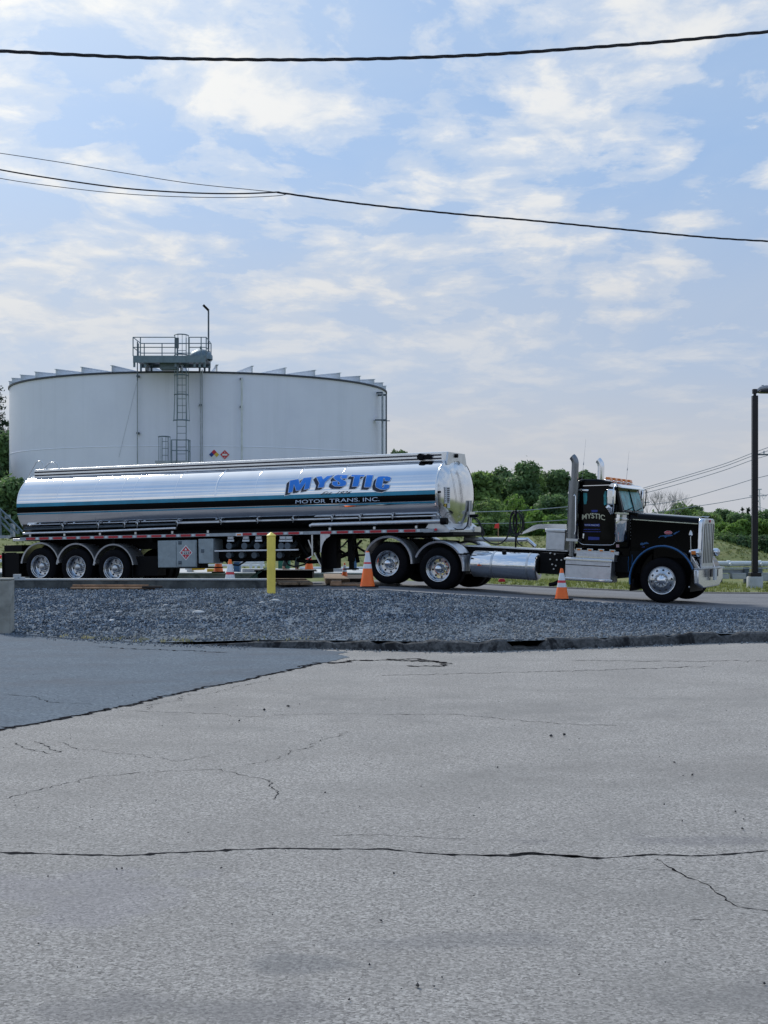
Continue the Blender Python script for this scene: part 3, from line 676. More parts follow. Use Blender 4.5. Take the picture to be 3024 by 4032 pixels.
for nm, poly in zip('MYSTIC', LET):
    hl_ = MB(); sweep(hl_, expand(poly, 2.6), DX, DY, .003); skin_poly(hl_, expand(poly, 2.6), .0052)
    lo = hl_.build('letter', M['halo'], TR, smooth=0, fix=False)
    s_ = MB(); sweep(s_, poly, DX, DY, .0065); s_.build('letter_shade', M['drop'], lo, smooth=0, fix=False)
    s_ = MB(); skin_poly(s_, expand(poly, 1.6), .0095); s_.build('letter_outline', M['outline'], lo, smooth=0, fix=False)
    s_ = MB(); skin_poly(s_, poly, .012); s_.build('letter_face', M['mystic_blue'], lo, smooth=0, fix=False)
def quad_text(mb, txt, quad, mapper, **kw):      # quad: TL, TR, BR, BL in photo px
    tl, tr_, br, bl = [Vector(q) for q in quad]
    def fn(s, t):
        a = tl.lerp(tr_, s); b = bl.lerp(br, s); p_ = b.lerp(a, t); return mapper(p_.x, p_.y)
    return put_text(mb, txt, fn, **kw)
for txt, q in (('MOTOR', ((1164, 1969.5), (1281, 1965), (1281, 1979.5), (1163, 1983))), ('TRANS.', ((1297, 1964.5), (1416, 1960), (1416, 1974), (1297, 1979))), ('INC.', ((1429, 1960), (1494, 1957.5), (1494, 1972.5), (1429, 1975)))):
    t_ = MB(); quad_text(t_, txt, q, lambda x, y: SP(x, y, .006)); t_.build('side_word', M['outline'], TR, smooth=0, fix=False)
for txt, q in (('Est.', ((1266, 1936), (1310, 1935), (1306, 1947), (1260, 1949))), ('1926', ((1325, 1934.5), (1385, 1933), (1381, 1945), (1320, 1946.5)))):
    t_ = MB(); quad_text(t_, txt, q, lambda x, y: SP(x, y, .008), shear=.6); t_.build('script_word', M['ink'], TR, smooth=0, fix=False)
# front head markings
def HP(x, y, out=.012):
    u = uF+.1
    for _ in range(30):
        Mi = T0.R3 @ Vector(((x-CX)/FPX, 1, (HY-y)/FPX)); t = (u+out-T0.o.x)/Mi.x; p_ = T0.o+Mi*t
        q = ((abs(p_.y-VC)/A_)**NE+(abs(p_.z-WC)/B_)**NE)**(1/NE); u = uF+.17*(1-min(1, q)**2.6)
    return p_
t_ = MB(); quad_text(t_, 'T-184', ((1787, 1812), (1812, 1816), (1813, 1832), (1790, 1829)), HP); t_.build('unit_number', M['ink'], hd, smooth=0, fix=False)
s_ = MB(); s_.add([HP(1750, 1918), HP(1772, 1918), HP(1772, 1982), HP(1750, 1982)], [(0, 1, 2, 3)]); s_.cur = 1
for i, y in enumerate((1921, 1929, 1937, 1945, 1953, 1961, 1969, 1975)):
    a = 1761; s_.add([HP(a, y, .016), HP(a+9, y, .016), HP(a+9, y+3.5+(i == 5)*2, .016), HP(a, y+3.5+(i == 5)*2, .016)], [(0, 1, 2, 3)])
    s_.add([HP(1752, y, .016), HP(1756, y, .016), HP(1756, y+2, .016), HP(1752, y+2, .016)], [(0, 1, 2, 3)])
s_.build('label_panel', [M['white_paint'], M['ink']], hd, smooth=0, fix=False)
s_ = MB(); s_.add([HP(1749+4.5*(1+cos(a)), 1990+6*sin(a), .014) for a in [2*pi*k/14 for k in range(14)]], [tuple(range(14))]); s_.build('round_sticker', M['sign_yellow'], hd, smooth=0, fix=False)
s_ = MB(); s_.add([HP(1761, 1984, .014), HP(1772, 1984, .014), HP(1772, 2000, .014), HP(1761, 2000, .014)], [(0, 1, 2, 3)]); s_.build('square_sticker', M['white_paint'], hd, smooth=0, fix=False)
s_ = MB(); c_ = HP(1730, 1937, .0); s_.tube([c_, c_+Vector((.03, -.02, 0))], .026, 14); s_.build('round_lamp', M['plastic_black'], hd)
s_ = MB()
for x_ in (1776, 1800):
    s_.tube([HP(x_+k*3.0, 1850+k*k*.9+k*9, .015) for k in range(9)], .004, 6)
s_.build('head_arc_line', M['head'], hd, smooth=80)  # curved reflection and weld lines, drawn as thin raised arcs
# long tubes and hooks under the shell
def tube_px(name, pts, v, r_, mat_, parent=TR, fr=T0, n=12):
    m_ = MB(); m_.tube([fr.P(x, y, v) for x, y in pts], r_, n); return m_.build(name, mat_, parent, smooth=80)
tube_px('hose_tube', [(92, 2101), (400, 2092), (694, 2080)], .22, .035, M['treadplate'])
tube_px('hose_tube', [(1222, 2072), (1230, 2067), (1480, 2060), (1738, 2052)], .18, .052, M['treadplate'])
s_ = MB(); c_ = T0.P(1752, 2052, .18); s_.tube([c_-Vector((.10, 0, 0)), c_+Vector((.06, 0, 0))], .085, 18); s_.build('tube_cap', M['plastic_black'], TR)
tube_px('vapour_pipe', [(95, 2085), (400, 2075), (700, 2064)], .34, .028, M['tank_dark'])
tube_px('vapour_pipe', [(700, 2061), (1220, 2046), (1735, 2030)], .30, .028, M['alu'])
tube_px('belly_rail', [(95, 2068), (700, 2052), (1240, 2038), (1730, 2026)], .50, .022, M['tank_dark'])
for i, (x, y) in enumerate([(245, 2071), (385, 2066), (488, 2062), (538, 2061), (696, 2058), (868, 2052), (1012, 2047), (1152, 2043), (1305, 2038), (1415, 2035), (1543, 2030), (1722, 2026)]):
    s_ = MB(); s_.tube([T0.P(x-4, y+6, .34), T0.P(x-1, y-3, .20), T0.P(x+3, y-4, .20), T0.P(x+4, y+6, .20), T0.P(x+2, y+14, .24)], .018, 8); s_.build('pipe_hook', M['alu'], TR, smooth=80)
for x in (120, 255, 395, 535, 680, 820, 1300, 1475, 1640):
    y = 2113-(x-100)*.0215; s_ = MB(); a = T0.P(x, y, .14); s_.box((a.x-.03, .12, a.z-.05), (a.x+.03, .17, a.z+.06)); s_.build('tube_bracket', M['alu'], TR)
# rub rail with reflective tape
sa, sb = T0.L(85, 2121.5, .03), T0.L(1700, 2087.5, .03)
def sw(u): return sa[1]+(sb[1]-sa[1])*(u-sa[0])/(sb[0]-sa[0])
s_ = MB(); s_.prism([(sa[0]-.05, sw(sa[0])-.042), (sb[0]+.05, sw(sb[0])-.042), (sb[0]+.05, sw(sb[0])+.036), (sa[0]-.05, sw(sa[0])+.036)], lambda x, y, t: (x, t, y), .02, .32)
rr = s_.build('rub_rail', M['tank_trim'], TR)
rt, wt_ = MB(), MB(); u = T0.L(103, 2120, .02)[0]; i = 0
while u < sb[0]-.3:
    skip = T0.L(598, 2110, .02)[0] < u < T0.L(655, 2110, .02)[0]-.0 or T0.L(828, 2110, .02)[0] < u < T0.L(935, 2105, .02)[0] or T0.L(1150, 2100, .02)[0] < u < T0.L(1218, 2100, .02)[0]
    if not (skip and i != 0 and 828 < 1e9 and (T0.L(828, 2110, .02)[0] < u)): 
        for mb, a, b in ((rt, u, u+.30), (wt_, u+.34, u+.42)):
            mb.prism([(a, sw(a)-.032), (b, sw(b)-.032), (b, sw(b)+.026), (a, sw(a)+.026)], lambda x, y, t: (x, t, y), .012, .021)
    u += .455; i += 1
rt.build('red_reflectors', M['red_tape'], rr, smooth=0); wt_.build('white_reflectors', M['white_tape'], rr, smooth=0)
s_ = MB(); a, b = T0.P(928, 2112, .0), T0.P(955, 2100, .0); s_.box((a.x, -.01, a.z), (b.x, .03, b.z+.01)); so_ = s_.build('side_marker_lamp', M['white_paint'], TR, bevel=.01)
s_ = MB(); s_.box((a.x+.05, -.02, a.z+.025), (b.x-.04, -.009, b.z-.015)); s_.build('lens', M['amber'], so_)
s_ = MB(); a = T0.P(1716, 2085, .0); s_.tube([(a.x, .02, a.z), (a.x, -.02, a.z)], .032, 16); s_.build('side_marker_lamp', M['red'], TR)
# frame, upper coupler and nose
s_ = MB(); z0 = sw(0)-.06
for v in (.72, 1.72):
    s_.prism([(sa[0]+.2, sw(sa[0])-.34), (uF-4.4, sw(uF-4.4)-.34), (uF-3.9, sw(uF)-.16), (uF+.1, sw(uF)-.16), (uF+.1, sw(uF)+.02), (sa[0]+.2, sw(sa[0])+.02)], lambda x, y, t: (x, t, y), v, v+.14)
for u in [sa[0]+.4+i*1.2 for i in range(11)]: s_.box((u, .3, sw(u)-.16), (u+.1, 2.3, sw(u)-.02))
s_.build('chassis', M['black'], TR)
s_ = MB(); s_.prism([(sa[0]+.1, sw(sa[0])+.0), (uF-.15, sw(uF)+.0), (uF-.3, WC-B_*.55), (sa[0]+.35, WC-B_*.55)], lambda x, y, t: (x, t, y), .62, 1.98); s_.build('tank_cradle', M['black'], TR)
s_ = MB(); s_.prism([(sa[0]+.05, sw(sa[0])-.03), (uF-.3, sw(uF)-.03), (uF-.3, sw(uF)+.05), (sa[0]+.05, sw(sa[0])+.05)], lambda x, y, t: (x, t, y), .06, 2.48); s_.build('belly_reflection_blocker', M['black'], TR)  # added black sheet, keeps bright ground out of the belly's reflection
n0, n1 = T0.P(1686, 2097, .12), T0.P(1880, 2110, 1.9)
s_ = MB(); s_.box((n0.x-1.9, .25, sw(uF)-.13), (uF+.34, 2.3, sw(uF)-.06)); s_.build('upper_coupler', M['black'], TR)
s_ = MB(); s_.prism([(uF-.45, sw(uF)-.06), (uF+.26, sw(uF)-.06), (uF+.26, sw(uF)+.02), (uF-.02, sw(uF)+.22), (uF-.25, sw(uF)+.24)], lambda x, y, t: (x, t, y), .22, 2.3); s_.build('nose_skirt', M['treadplate'], TR, bevel=.015)
s_ = MB(); a = T0.P(1858, 2100, 2.1); s_.box((uF+.25, 1.75, sw(uF)-.04), (uF+.30, 2.25, sw(uF)+.09)); s_.build('nose_plate', M['alu'], TR)
s_ = MB(); s_.tube([(uF+.17, 1.75, sw(uF)+.1), (uF+.19, 1.75, WC-.15)], .05, 10); s_.box((uF+.15, 1.60, sw(uF)+.38), (uF+.24, 1.95, sw(uF)+.46)); s_.build('glad_hand_bracket', M['alu'], TR)
# diagonal placard holders on head, right side
s_ = MB(); s_.prism([(1.95, WC-.05), (2.10, WC-.28), (1.95, WC-.52), (1.80, WC-.28)], lambda x, y, t: (t, x, y), uF+.10, uF+.125); s_.build('placard_holder', M['tank_trim'], TR)
# ---------- wheels
def holes(mb, n, r_, y, rad, c=(0, 0, 0), off=0):
    mb.cur = 1
    for k in range(n):
        a = 2*pi*(k+off)/n; x, z = c[0]+r_*cos(a), c[2]+r_*sin(a); mb.tube([(x, y-.003, z), (x, y+.006, z)], rad, 12)
def make_wheel(kind, parent, loc, dome_hub=False):
    """axle along +y, outer face at y=0; kind 'dual' or 'steer'"""
    wd_ = .27 if kind == 'steer' else .60
    e = MB(); R_ = .505
    def tyre(y0, y1): return [(.30, y0+.02), (.335, y0+.005), (.40, y0), (.455, y0+.006), (.487, y0+.03), (R_, y0+.05), (R_, y1-.05), (.487, y1-.03), (.455, y1-.006), (.40, y1), (.30, y1-.02)]
    e.lathe(tyre(0, .275), axis='y', n=56)
    for gy in (.09, .14, .19): e.lathe([(R_+.001, gy-.004), (R_+.004, gy), (R_+.001, gy+.004)], axis='y', n=40)
    if kind == 'dual': e.lathe(tyre(.325, .60), axis='y', n=48)
    wh = empty('wheel', loc); wh.parent = parent
    e.build('tyre', M['rubber'], wh, smooth=40)
    r_ = MB(); dk = r_
    if kind == 'steer':
        r_.lathe([(.305, .03), (.316, -.002), (.312, -.008), (.296, -.004), (.285, .012), (.272, .010), (.265, -.002), (.20, -.03), (.165, -.042), (.158, -.048), (.0001, -.048)], axis='y', n=56)
        holes(dk, 10, .228, -.022, .026, off=.3)
        h = MB(); h.lathe([(.115, -.045), (.112, -.075), (.085, -.10), (.05, -.125), (.0001, -.135)], axis='y', n=28)
        for k in range(10):
            a = 2*pi*(k+.5)/10; h.tube([(.142*cos(a), -.045, .142*sin(a)), (.142*cos(a), -.105, .142*sin(a))], [.020, .012], 10)
    else:
        r_.lathe([(.305, .03), (.316, -.002), (.312, -.008), (.298, -.004), (.29, .012), (.282, .03), (.27, .035), (.262, .06), (.255, .15), (.235, .168), (.17, .172), (.16, .16), (.0001, .16)], axis='y', n=56)
        holes(dk, 8, .205, .166, .026, off=.2)
        h = MB()
        if dome_hub:
            h.lathe([(.12, .16), (.118, .10), (.10, .06), (.092, .05), (.085, -.005), (.06, -.035), (.0001, -.048)], axis='y', n=28)
        else:
            h.lathe([(.105, .16), (.10, .07), (.085, .045), (.05, .03), (.0001, .025)], axis='y', n=28)
        for k in range(10):
            a = 2*pi*(k+.5)/10; h.tube([(.142*cos(a), .165, .142*sin(a)), (.142*cos(a), .115, .142*sin(a))], [.018, .012], 8)
    ro = r_.build('rim', [M['rim'], M['ink']], wh, smooth=30)
    h.build('hub', M['chrome'] if kind == 'steer' or dome_hub else M['alu'], wh, smooth=40)
    return wh
def mirror_wheel(wh, v_total=2.52):
    c = copy_tree(wh, wh.parent); c.location = (wh.location[0], v_total, wh.location[2]); c.rotation_euler = (0, 0, pi); return c
w1 = None
for (x_, y_) in ((299, 2234), (158, 2230), (446, 2238)):
    u, w_ = T0.L(x_, y_, 0)
    if w1 is None: w1 = make_wheel('dual', TR, (u, 0, w_)); o = w1
    else: o = copy_tree(w1, TR); o.location = (u, 0, w_)
    mirror_wheel(o)
    s_ = MB(); s_.lathe([(.655, 0), (.655, .60), (.645, .60), (.645, 0)], c=(u, .0, w_), axis='y', n=26, a0=R(8), a1=R(172)); s_.lathe([(.615, 0), (.655, -.012), (.66, .02)], c=(u, .0, w_), axis='y', n=26, a0=R(8), a1=R(172))
    fe = s_.build('fender', M['treadplate'], TR, smooth=60)
    c_ = fe.copy(); COL.objects.link(c_); c_.location = (0, 1.92, 0)
    s_ = MB(); s_.tube([(u, .3, w_), (u, 2.2, w_)], .065, 12); s_.box((u-.25, .72, w_+.08), (u+.25, .84, w_+.3)); s_.box((u-.25, 1.7, w_+.08), (u+.25, 1.82, w_+.3)); s_.build('axle', M['black'], TR)
# grey cabinets and the hazard placard
def cab_box(name, x0, y0, x1, y1, v=.03, dv=.5, mat_=M['grey_paint']):
    a, b = T0.P(x0, y1, v), T0.P(x1, y0, v); m_ = MB(); m_.box((a.x, v, a.z), (b.x, v+dv, b.z)); return m_.build(name, mat_, TR, bevel=.012), a, b
bx, a, b = cab_box('cabinet', 622, 2126, 773, 2235)
s_ = MB(); m_u = T0.P(694, 2180, .03).x; s_.box((m_u-.004, .024, a.z+.03), (m_u+.004, .03, b.z-.03)); s_.build('door_gap', M['tank_dark'], bx)
s_ = MB(); s_.box((m_u+.02, .018, a.z+.02), (b.x-.02, .0295, b.z-.02)); s_.build('door_panel', M['grey_paint'], bx, bevel=.004)
for yy in (2137, 2215):
    c_ = T0.P(709, yy, .02); s_ = MB(); s_.box((c_.x-.05, .005, c_.z-.045), (c_.x+.05, .022, c_.z+.045)); s_.box((c_.x-.03, -.01, c_.z-.035), (c_.x+.03, .01, c_.z-.005)); s_.build('latch', M['tank_dark'], bx, bevel=.006)
bx2, a2, b2 = cab_box('cabinet', 782, 2121, 839, 2219)
c_ = T0.P(797, 2169, .02); s_ = MB(); s_.box((c_.x-.045, .015, c_.z-.045), (c_.x+.045, .03, c_.z+.045)); s_.build('latch', M['tank_dark'], bx2, bevel=.006)
s_ = MB(); s_.box((a.x, .06, a.z-.03), (b2.x, .50, a.z)); s_.box((b.x, .06, a.z), (a2.x, .5, b.z)); s_.build('cabinet_frame', M['black'], TR)
def placard(parent, c, r_, v, letters=True, face='red', num='1223'):
    def q(s, t, o=0): return (c[0]+s, v-o, c[1]+t)
    s_ = MB(); s_.add([q(0, r_), q(r_, 0), q(0, -r_), q(-r_, 0)], [(0, 1, 2, 3)]); pl = s_.build('placard', M['white_paint'], parent, smooth=0, fix=False)
    s_ = MB(); k = r_*.82; s_.add([q(0, k, .003), q(k, 0, .003), q(0, -k, .003), q(-k, 0, .003)], [(0, 1, 2, 3)]); s_.build('red_field', M['red'], pl, smooth=0, fix=False)
    s_ = MB(); s_.add([q(-.55*r_, .2*r_, .006), q(.55*r_, .2*r_, .006), q(.55*r_, -.26*r_, .006), q(-.55*r_, -.26*r_, .006)], [(0, 1, 2, 3)])
    s_.add([q(-.16*r_, .30*r_, .006), q(.16*r_, .30*r_, .006), q(.12*r_, .44*r_, .006), q(0, .64*r_, .006), q(-.12*r_, .44*r_, .006)], [(0, 1, 2, 3, 4)])
    s_.add([q(-.05*r_, -.38*r_, .006), q(.05*r_, -.38*r_, .006), q(.05*r_, -.62*r_, .006), q(-.05*r_, -.62*r_, .006)], [(0, 1, 2, 3)])
    s_.build('white_marks', M['white_paint'], pl, smooth=0, fix=False)
    s_ = MB(); put_text(s_, num, lambda s, t: q((s-.5)*.96*r_, (t-.5)*.36*r_-.03*r_, .009), bold=.02); s_.build('number', M['ink'], pl, smooth=0, fix=False); return pl
pc = T0.P(731, 2176, .0); placard(bx, (pc.x, pc.z), .205, .012)
# mud flap and tail
s_ = MB(); a, b = T0.P(18, 2173, .12), T0.P(88, 2146, .12); s_.box((a.x, .1, a.z), (b.x, 2.4, b.z)); s_.build('tail_frame', M['black'], TR, bevel=.01)
s_ = MB(); a, b = T0.P(11, 2276, .10), T0.P(74, 2175, .10)
s_.box((a.x, .06, a.z), (a.x+.04, .66, b.z)); s_.box((a.x+.04, .10, a.z+.02), (b.x, .62, b.z-.02)); s_.build('mud_flap', M['plastic_black'], TR, bevel=.01)
s_ = MB(); a, b = T0.P(30, 2122, .2), T0.P(95, 2108, .2); s_.prism([(a.x, a.z), (b.x, a.z), (b.x+.2, b.z), (a.x+.15, a.z+.05)], lambda x, y, t: (x, t, y), .2, 2.3); s_.build('tail_skirt', M['black'], TR)
s_ = MB(); a, b = T0.P(52, 2131, .05), T0.P(100, 2120, .05); s_.box((a.x, .03, a.z), (b.x, 2.4, b.z)); s_.build('rear_bumper', M['treadplate'], TR, bevel=.01)
# mud flap with pale emblem behind third wheel
s_ = MB(); a, b = T0.P(522, 2275, .12), T0.P(575, 2190, .12); s_.box((a.x, .1, a.z), (a.x+.03, .62, b.z)); s_.box((a.x+.03, .2, a.z+.05), (b.x+.3, .6, b.z)); fl = s_.build('mud_flap', M['plastic_black'], TR)
# manifold, valves, bottom loading adaptors
s_ = MB(); a, b = T0.P(845, 2172, .0), T0.P(1173, 2164, .0); s_.box((a.x, -.005, a.z), (b.x, .05, a.z+.035)); gb_ = s_.build('guard_bar', M['white_paint'], TR)
s_ = MB(); a, b = T0.P(845, 2215, .25), T0.P(1165, 2110, .25); s_.box((a.x, .75, a.z+.22), (b.x, 1.7, b.z-.1)); s_.box((a.x, .30, a.z+.10), (b.x-.2, .75, a.z+.34)); s_.build('manifold_box', M['black'], TR)
for k, x in enumerate((905, 965, 1015, 1110, 1135)):
    c_ = T0.P(x, 2150, .12); s_ = MB(); s_.tube([(c_.x, .10, c_.z), (c_.x, .42, c_.z), (c_.x, .70, c_.z+.2)], .055, 12); s_.tube([(c_.x, .07, c_.z), (c_.x, .12, c_.z)], .085, 16)
    s_.build('loading_valve', M['tank_dark'], TR)
    c_ = T0.P(x+4, 2117, .08); s_ = MB(); s_.box((c_.x-.08, .06, c_.z-.03), (c_.x+.08, .1, c_.z+.035)); s_.box((c_.x-.10, .06, c_.z-.10), (c_.x+.10, .075, c_.z-.05)); s_.build('valve_tag', M['white_tape'], TR)
for k, x in enumerate((905, 955, 1005, 1105)):
    c_ = T0.P(x, 2186, .18); s_ = MB(); s_.tube([(c_.x, .15, c_.z), (c_.x, .55, c_.z)], .06, 12); s_.tube([(c_.x, .12, c_.z), (c_.x, .17, c_.z)], .08, 14); s_.build('outlet_cap', M['tank_dark'], TR)
tube_px('discharge_pipe', [(850, 2203), (1000, 2202), (1160, 2198)], .4, .06, M['black'])
s_ = MB(); a, b = T0.P(850, 2240, .9), T0.P(1168, 2100, .9); s_.box((a.x, .9, a.z+.30), (b.x, 1.6, b.z-.05))
for x0, x1, y0, y1, v in ((1170, 1215, 2120, 2190, .5), (1180, 1262, 2205, 2150, .7), (1185, 1225, 2200, 2112, .9), (1240, 1262, 2120, 2220, .8), (1310, 1345, 2125, 2190, .9), (1320, 1400, 2200, 2160, 1.1), (1395, 1410, 2120, 2215, .9), (1170, 1262, 2205, 2210, .6)):
    s_.tube([T0.P(x0, y0, v), T0.P((x0+x1)/2, (y0+y1)/2+5, v), T0.P(x1, y1, v)], .05, 8)
s_.build('under_gear', M['black'], TR)
for pts in ([(1120, 2200), (1135, 2225), (1165, 2232), (1200, 2222), (1225, 2195)], [(880, 2200), (900, 2222), (940, 2226), (975, 2205)], [(1290, 2130), (1320, 2165), (1350, 2150), (1372, 2125)]):
    s_ = MB(); s_.tube([T0.P(x, y, .5) for x, y in pts], .022, 8); s_.build('hanging_hose', M['cable'], TR, smooth=80)
# landing gear
s_ = MB(); a = T0.P(1378, 2120, .55); bz = T0.P(1378, 2250, .55).z
for v in (.55, 1.85):
    s_.box((a.x-.07, v, bz+.25), (a.x+.07, v+.14, a.z)); s_.box((a.x-.05, v+.02, bz+.08), (a.x+.05, v+.12, bz+.3)); s_.box((a.x-.14, v-.06, bz+.04), (a.x+.14, v+.2, bz+.08))
s_.beam((a.x, .62, bz+.4), (a.x, 1.92, bz+.4), .05, .05)
for v in (.60, 1.9): s_.beam((a.x, v, bz+.35), (a.x-.75, v, a.z-.05), .05, .05); s_.beam((a.x, v, bz+.5), (a.x+.3, v, a.z-.05), .05, .05)
s_.build('landing_gear', M['black'], TR)
s_ = MB(); p0 = T0.P(1230, 2105, .10); p1 = T0.P(1231, 2188, .10); s_.beam(p0, p1, .04, .04); s_.beam(T0.P(1215, 2126, .15), T0.P(1228, 2160, .15), .03, .03); s_.beam(T0.P(1238, 2176, .4), T0.P(1264, 2228, .4), .03, .03); s_.build('ladder_post', M['alu'], TR)
# tractor-clearance quarter panel and flap
poly = [(1262, 2103), (1300, 2103), (1300, 2111), (1286, 2120), (1275, 2134), (1268, 2152), (1265, 2175), (1262, 2175)]
s_ = MB(); s_.prism([T0.L(x, y, .04) for x, y in poly], lambda x, y, t: (x, t, y), .03, .05); s_.build('quarter_panel', M['treadplate'], TR)
s_ = MB(); a, b = T0.P(1266, 2255, .1), T0.P(1306, 2120, .1); s_.box((a.x, .08, a.z), (a.x+.03, .70, b.z)); s_.box((a.x+.03, .35, a.z+.1), (b.x, .6, b.z)); s_.build('splash_flap', M['plastic_black'], TR)
# ------------------------------------------------------------- tractor
K = Frame((6.21, 33.1, .0625), -25, 2.6)
TK = empty('semi_tractor', K.loc, K.rot, label='black day cab semi tractor with chrome stacks and long hood pulling the tanker', cat='truck')
def kprism(name, px_, v0, v1, mat_, parent=TK, vp=None, **kw):
    m_ = MB(); m_.prism([K.L(x, y, v0 if vp is None else vp) for x, y in px_], lambda x, y, t: (x, t, y), v0, v1); return m_.build(name, mat_, parent, **kw)
def kbox(name, x0, y0, x1, y1, v0, v1, mat_, parent=TK, **kw):
    a, b = K.P(x0, y1, v0), K.P(x1, y0, v0); m_ = MB(); m_.box((a.x, v0, a.z), (b.x, v1, b.z)); return m_.build(name, mat_, parent, **kw)
def kflat(name, px_, v, mat_, parent, **kw):
    m_ = MB(); n = len(px_); m_.add([K.P(x, y, v) for x, y in px_], tri([(x, y) for x, y in px_])); return m_.build(name, mat_, parent, smooth=0, fix=False)
# wheels
u, w_ = K.L(2606, 2285, 0); st = make_wheel('steer', TK, (u, 0, w_)); mirror_wheel(st)
uS, wS = u, w_
dr = None; DRV = []
for x, y in ((1725, 2239), (1525, 2218)):
    u, w_ = K.L(x, y, 0)
    if dr is None: dr = make_wheel('dual', TK, (u, 0, w_), True); o = dr
    else: o = copy_tree(dr, TK); o.location = (u, 0, w_)
    mirror_wheel(o); DRV.append((u, w_))
    s_ = MB(); a0, a1 = (R(-2), R(158)) if x > 1600 else (R(2), R(162))
    prof = [(.655, -.01), (.672, .01), (.668, .10), (.676, .13), (.668, .16), (.668, .26), (.676, .29), (.668, .32), (.668, .42), (.676, .45), (.668, .62), (.655, .62), (.648, .3), (.655, -.01)]
    s_.lathe(prof, c=(u, 0, w_), axis='y', n=30, a0=a0, a1=a1); s_.lathe([(.618, .004), (.66, -.012)], c=(u, 0, w_), axis='y', n=30, a0=a0, a1=a1)
    fe = s_.build('fender', M['treadplate'], TK, smooth=50)
    c_ = fe.copy(); COL.objects.link(c_); c_.location = (0, 1.90, 0)
    s_ = MB(); s_.tube([(u, .3, w_), (u, 2.2, w_)], .08, 12); s_.tube([(u, 1.05, w_), (u, 1.45, w_)], .22, 16); s_.build('axle', M['black'], TK)
s_ = MB(); a = K.P(1827, 2180, .05); s_.tube([a, a+Vector((.02, .6, 0))], .02, 8); s_.box((a.x-.16, -.01, a.z-.03), (a.x+.10, .05, a.z+.0)); s_.build('fender_bracket', M['plastic_black'], TK)
# frame rails
fa, fb = K.L(1460, 2120, .82), K.L(2700, 2205, .82); wt1 = K.L(1820, 2148, .82)[1]; wt2 = K.L(2240, 2172, .82)[1]
s_ = MB()
for v in (.80, 1.62): s_.box((fa[0], v, wt1-.30), (fb[0]-.1, v+.09, wt1-.015))
for u in [fa[0]+.1+i*.9 for i in range(8)]: s_.box((u, .89, wt1-.26), (u+.08, 1.62, wt1-.06))
s_.box((DRV[1][0]-.3, .75, DRV[1][1]-.2), (DRV[0][0]+.3, 1.75, DRV[0][1]+.25))
fr = s_.build('chassis', M['black'], TK)
s_ = MB(); s_.box((K.L(1815, 2148, .78)[0], .76, wt1-.015), (K.L(2236, 2170, .78)[0], 1.72, wt1+.012)); s_.build('deck_plate', M['treadplate'], TK)
s_ = MB(); s_.box((K.L(1885, 2155, .7)[0], .55, wt1-.34), (K.L(2230, 2155, .7)[0], .8, wt1-.1)); s_.box((K.L(2130, 2200, .4)[0], .35, wt1-.55), (K.L(2225, 2200, .4)[0], .8, wt1-.06)); s_.build('air_tank_mount', M['black'], TK)
s_ = MB()
for x, y in ((2168, 2178), (2186, 2182), (2168, 2202), (2194, 2204), (2212, 2205), (2176, 2222), (2190, 2227), (2182, 2240)):
    c_ = K.P(x, y, .34); s_.tube([(c_.x, .30, c_.z), (c_.x, .36, c_.z)], .018, 8)
s_.build('bolts', M['alu'], TK)
# fifth wheel
s_ = MB(); u5 = (DRV[0][0]+DRV[1][0])/2; s_.box((u5-.5, .78, wt1+.0), (u5+.5, 1.74, wt1+.10)); s_.build('fifth_wheel', M['black'], TK)
# fuel tank
a, b = K.P(1862, 2226, .36), K.P(2124, 2236, .36); wc = (K.L(1980, 2172, .2)[1]+K.L(1980, 2280, .2)[1])/2; r_ = .315
s_ = MB(); s_.lathe([(.001, a.x+.02), (.18, a.x+.005), (r_-.03, a.x+.02), (r_, a.x+.06), (r_, b.x-.05), (r_-.03, b.x-.01), (.18, b.x+.0), (.001, b.x-.01)], c=(0, .36, wc), axis='x', n=48)
ft = s_.build('fuel_tank', M['polished'], TK, smooth=50)
for x in (1932, 2072):
    u = K.L(x, 2226, .05)[0]; s_ = MB(); s_.lathe([(r_+.001, u-.028), (r_+.009, u-.026), (r_+.009, u+.026), (r_+.001, u+.028)], c=(0, .36, wc), axis='x', n=48); s_.build('strap', M['alu'], ft, smooth=50)
s_ = MB(); u = K.L(1988, 2180, .3)[0]; s_.tube([(u, .26, wc+r_-.03), (u, .23, wc+r_+.03)], .055, 16); s_.build('filler_cap', M['plastic_black'], ft)
# steps and side box
kbox('step_upper', 2268, 2181, 2419, 2206, .10, .40, M['treadplate'], bevel=.01)
sx = kbox('side_box', 2223, 2203, 2408, 2284, .04, .6, M['treadplate'], bevel=.015)
for y in (2200, 2276):
    a, b = K.P(2222, y+5, .02), K.P(2410, y-3, .02); s_ = MB(); s_.box((a.x-.01, .01, a.z), (b.x+.01, .12, a.z+.05)); s_.build('box_trim', M['chrome'], sx, bevel=.01)
a, b = K.P(2226, 2222, .03), K.P(2402, 2220, .03); s_ = MB(); s_.box((a.x, .034, a.z-.008), (b.x, .042, a.z+.010)); s_.build('box_seam', M['ink'], sx)
a, b = K.P(2268, 2194, .09), K.P(2419, 2190, .09); s_ = MB(); s_.box((a.x, .085, a.z), (b.x, .11, a.z+.03)); s_.build('step_trim', M['chrome'], TK)
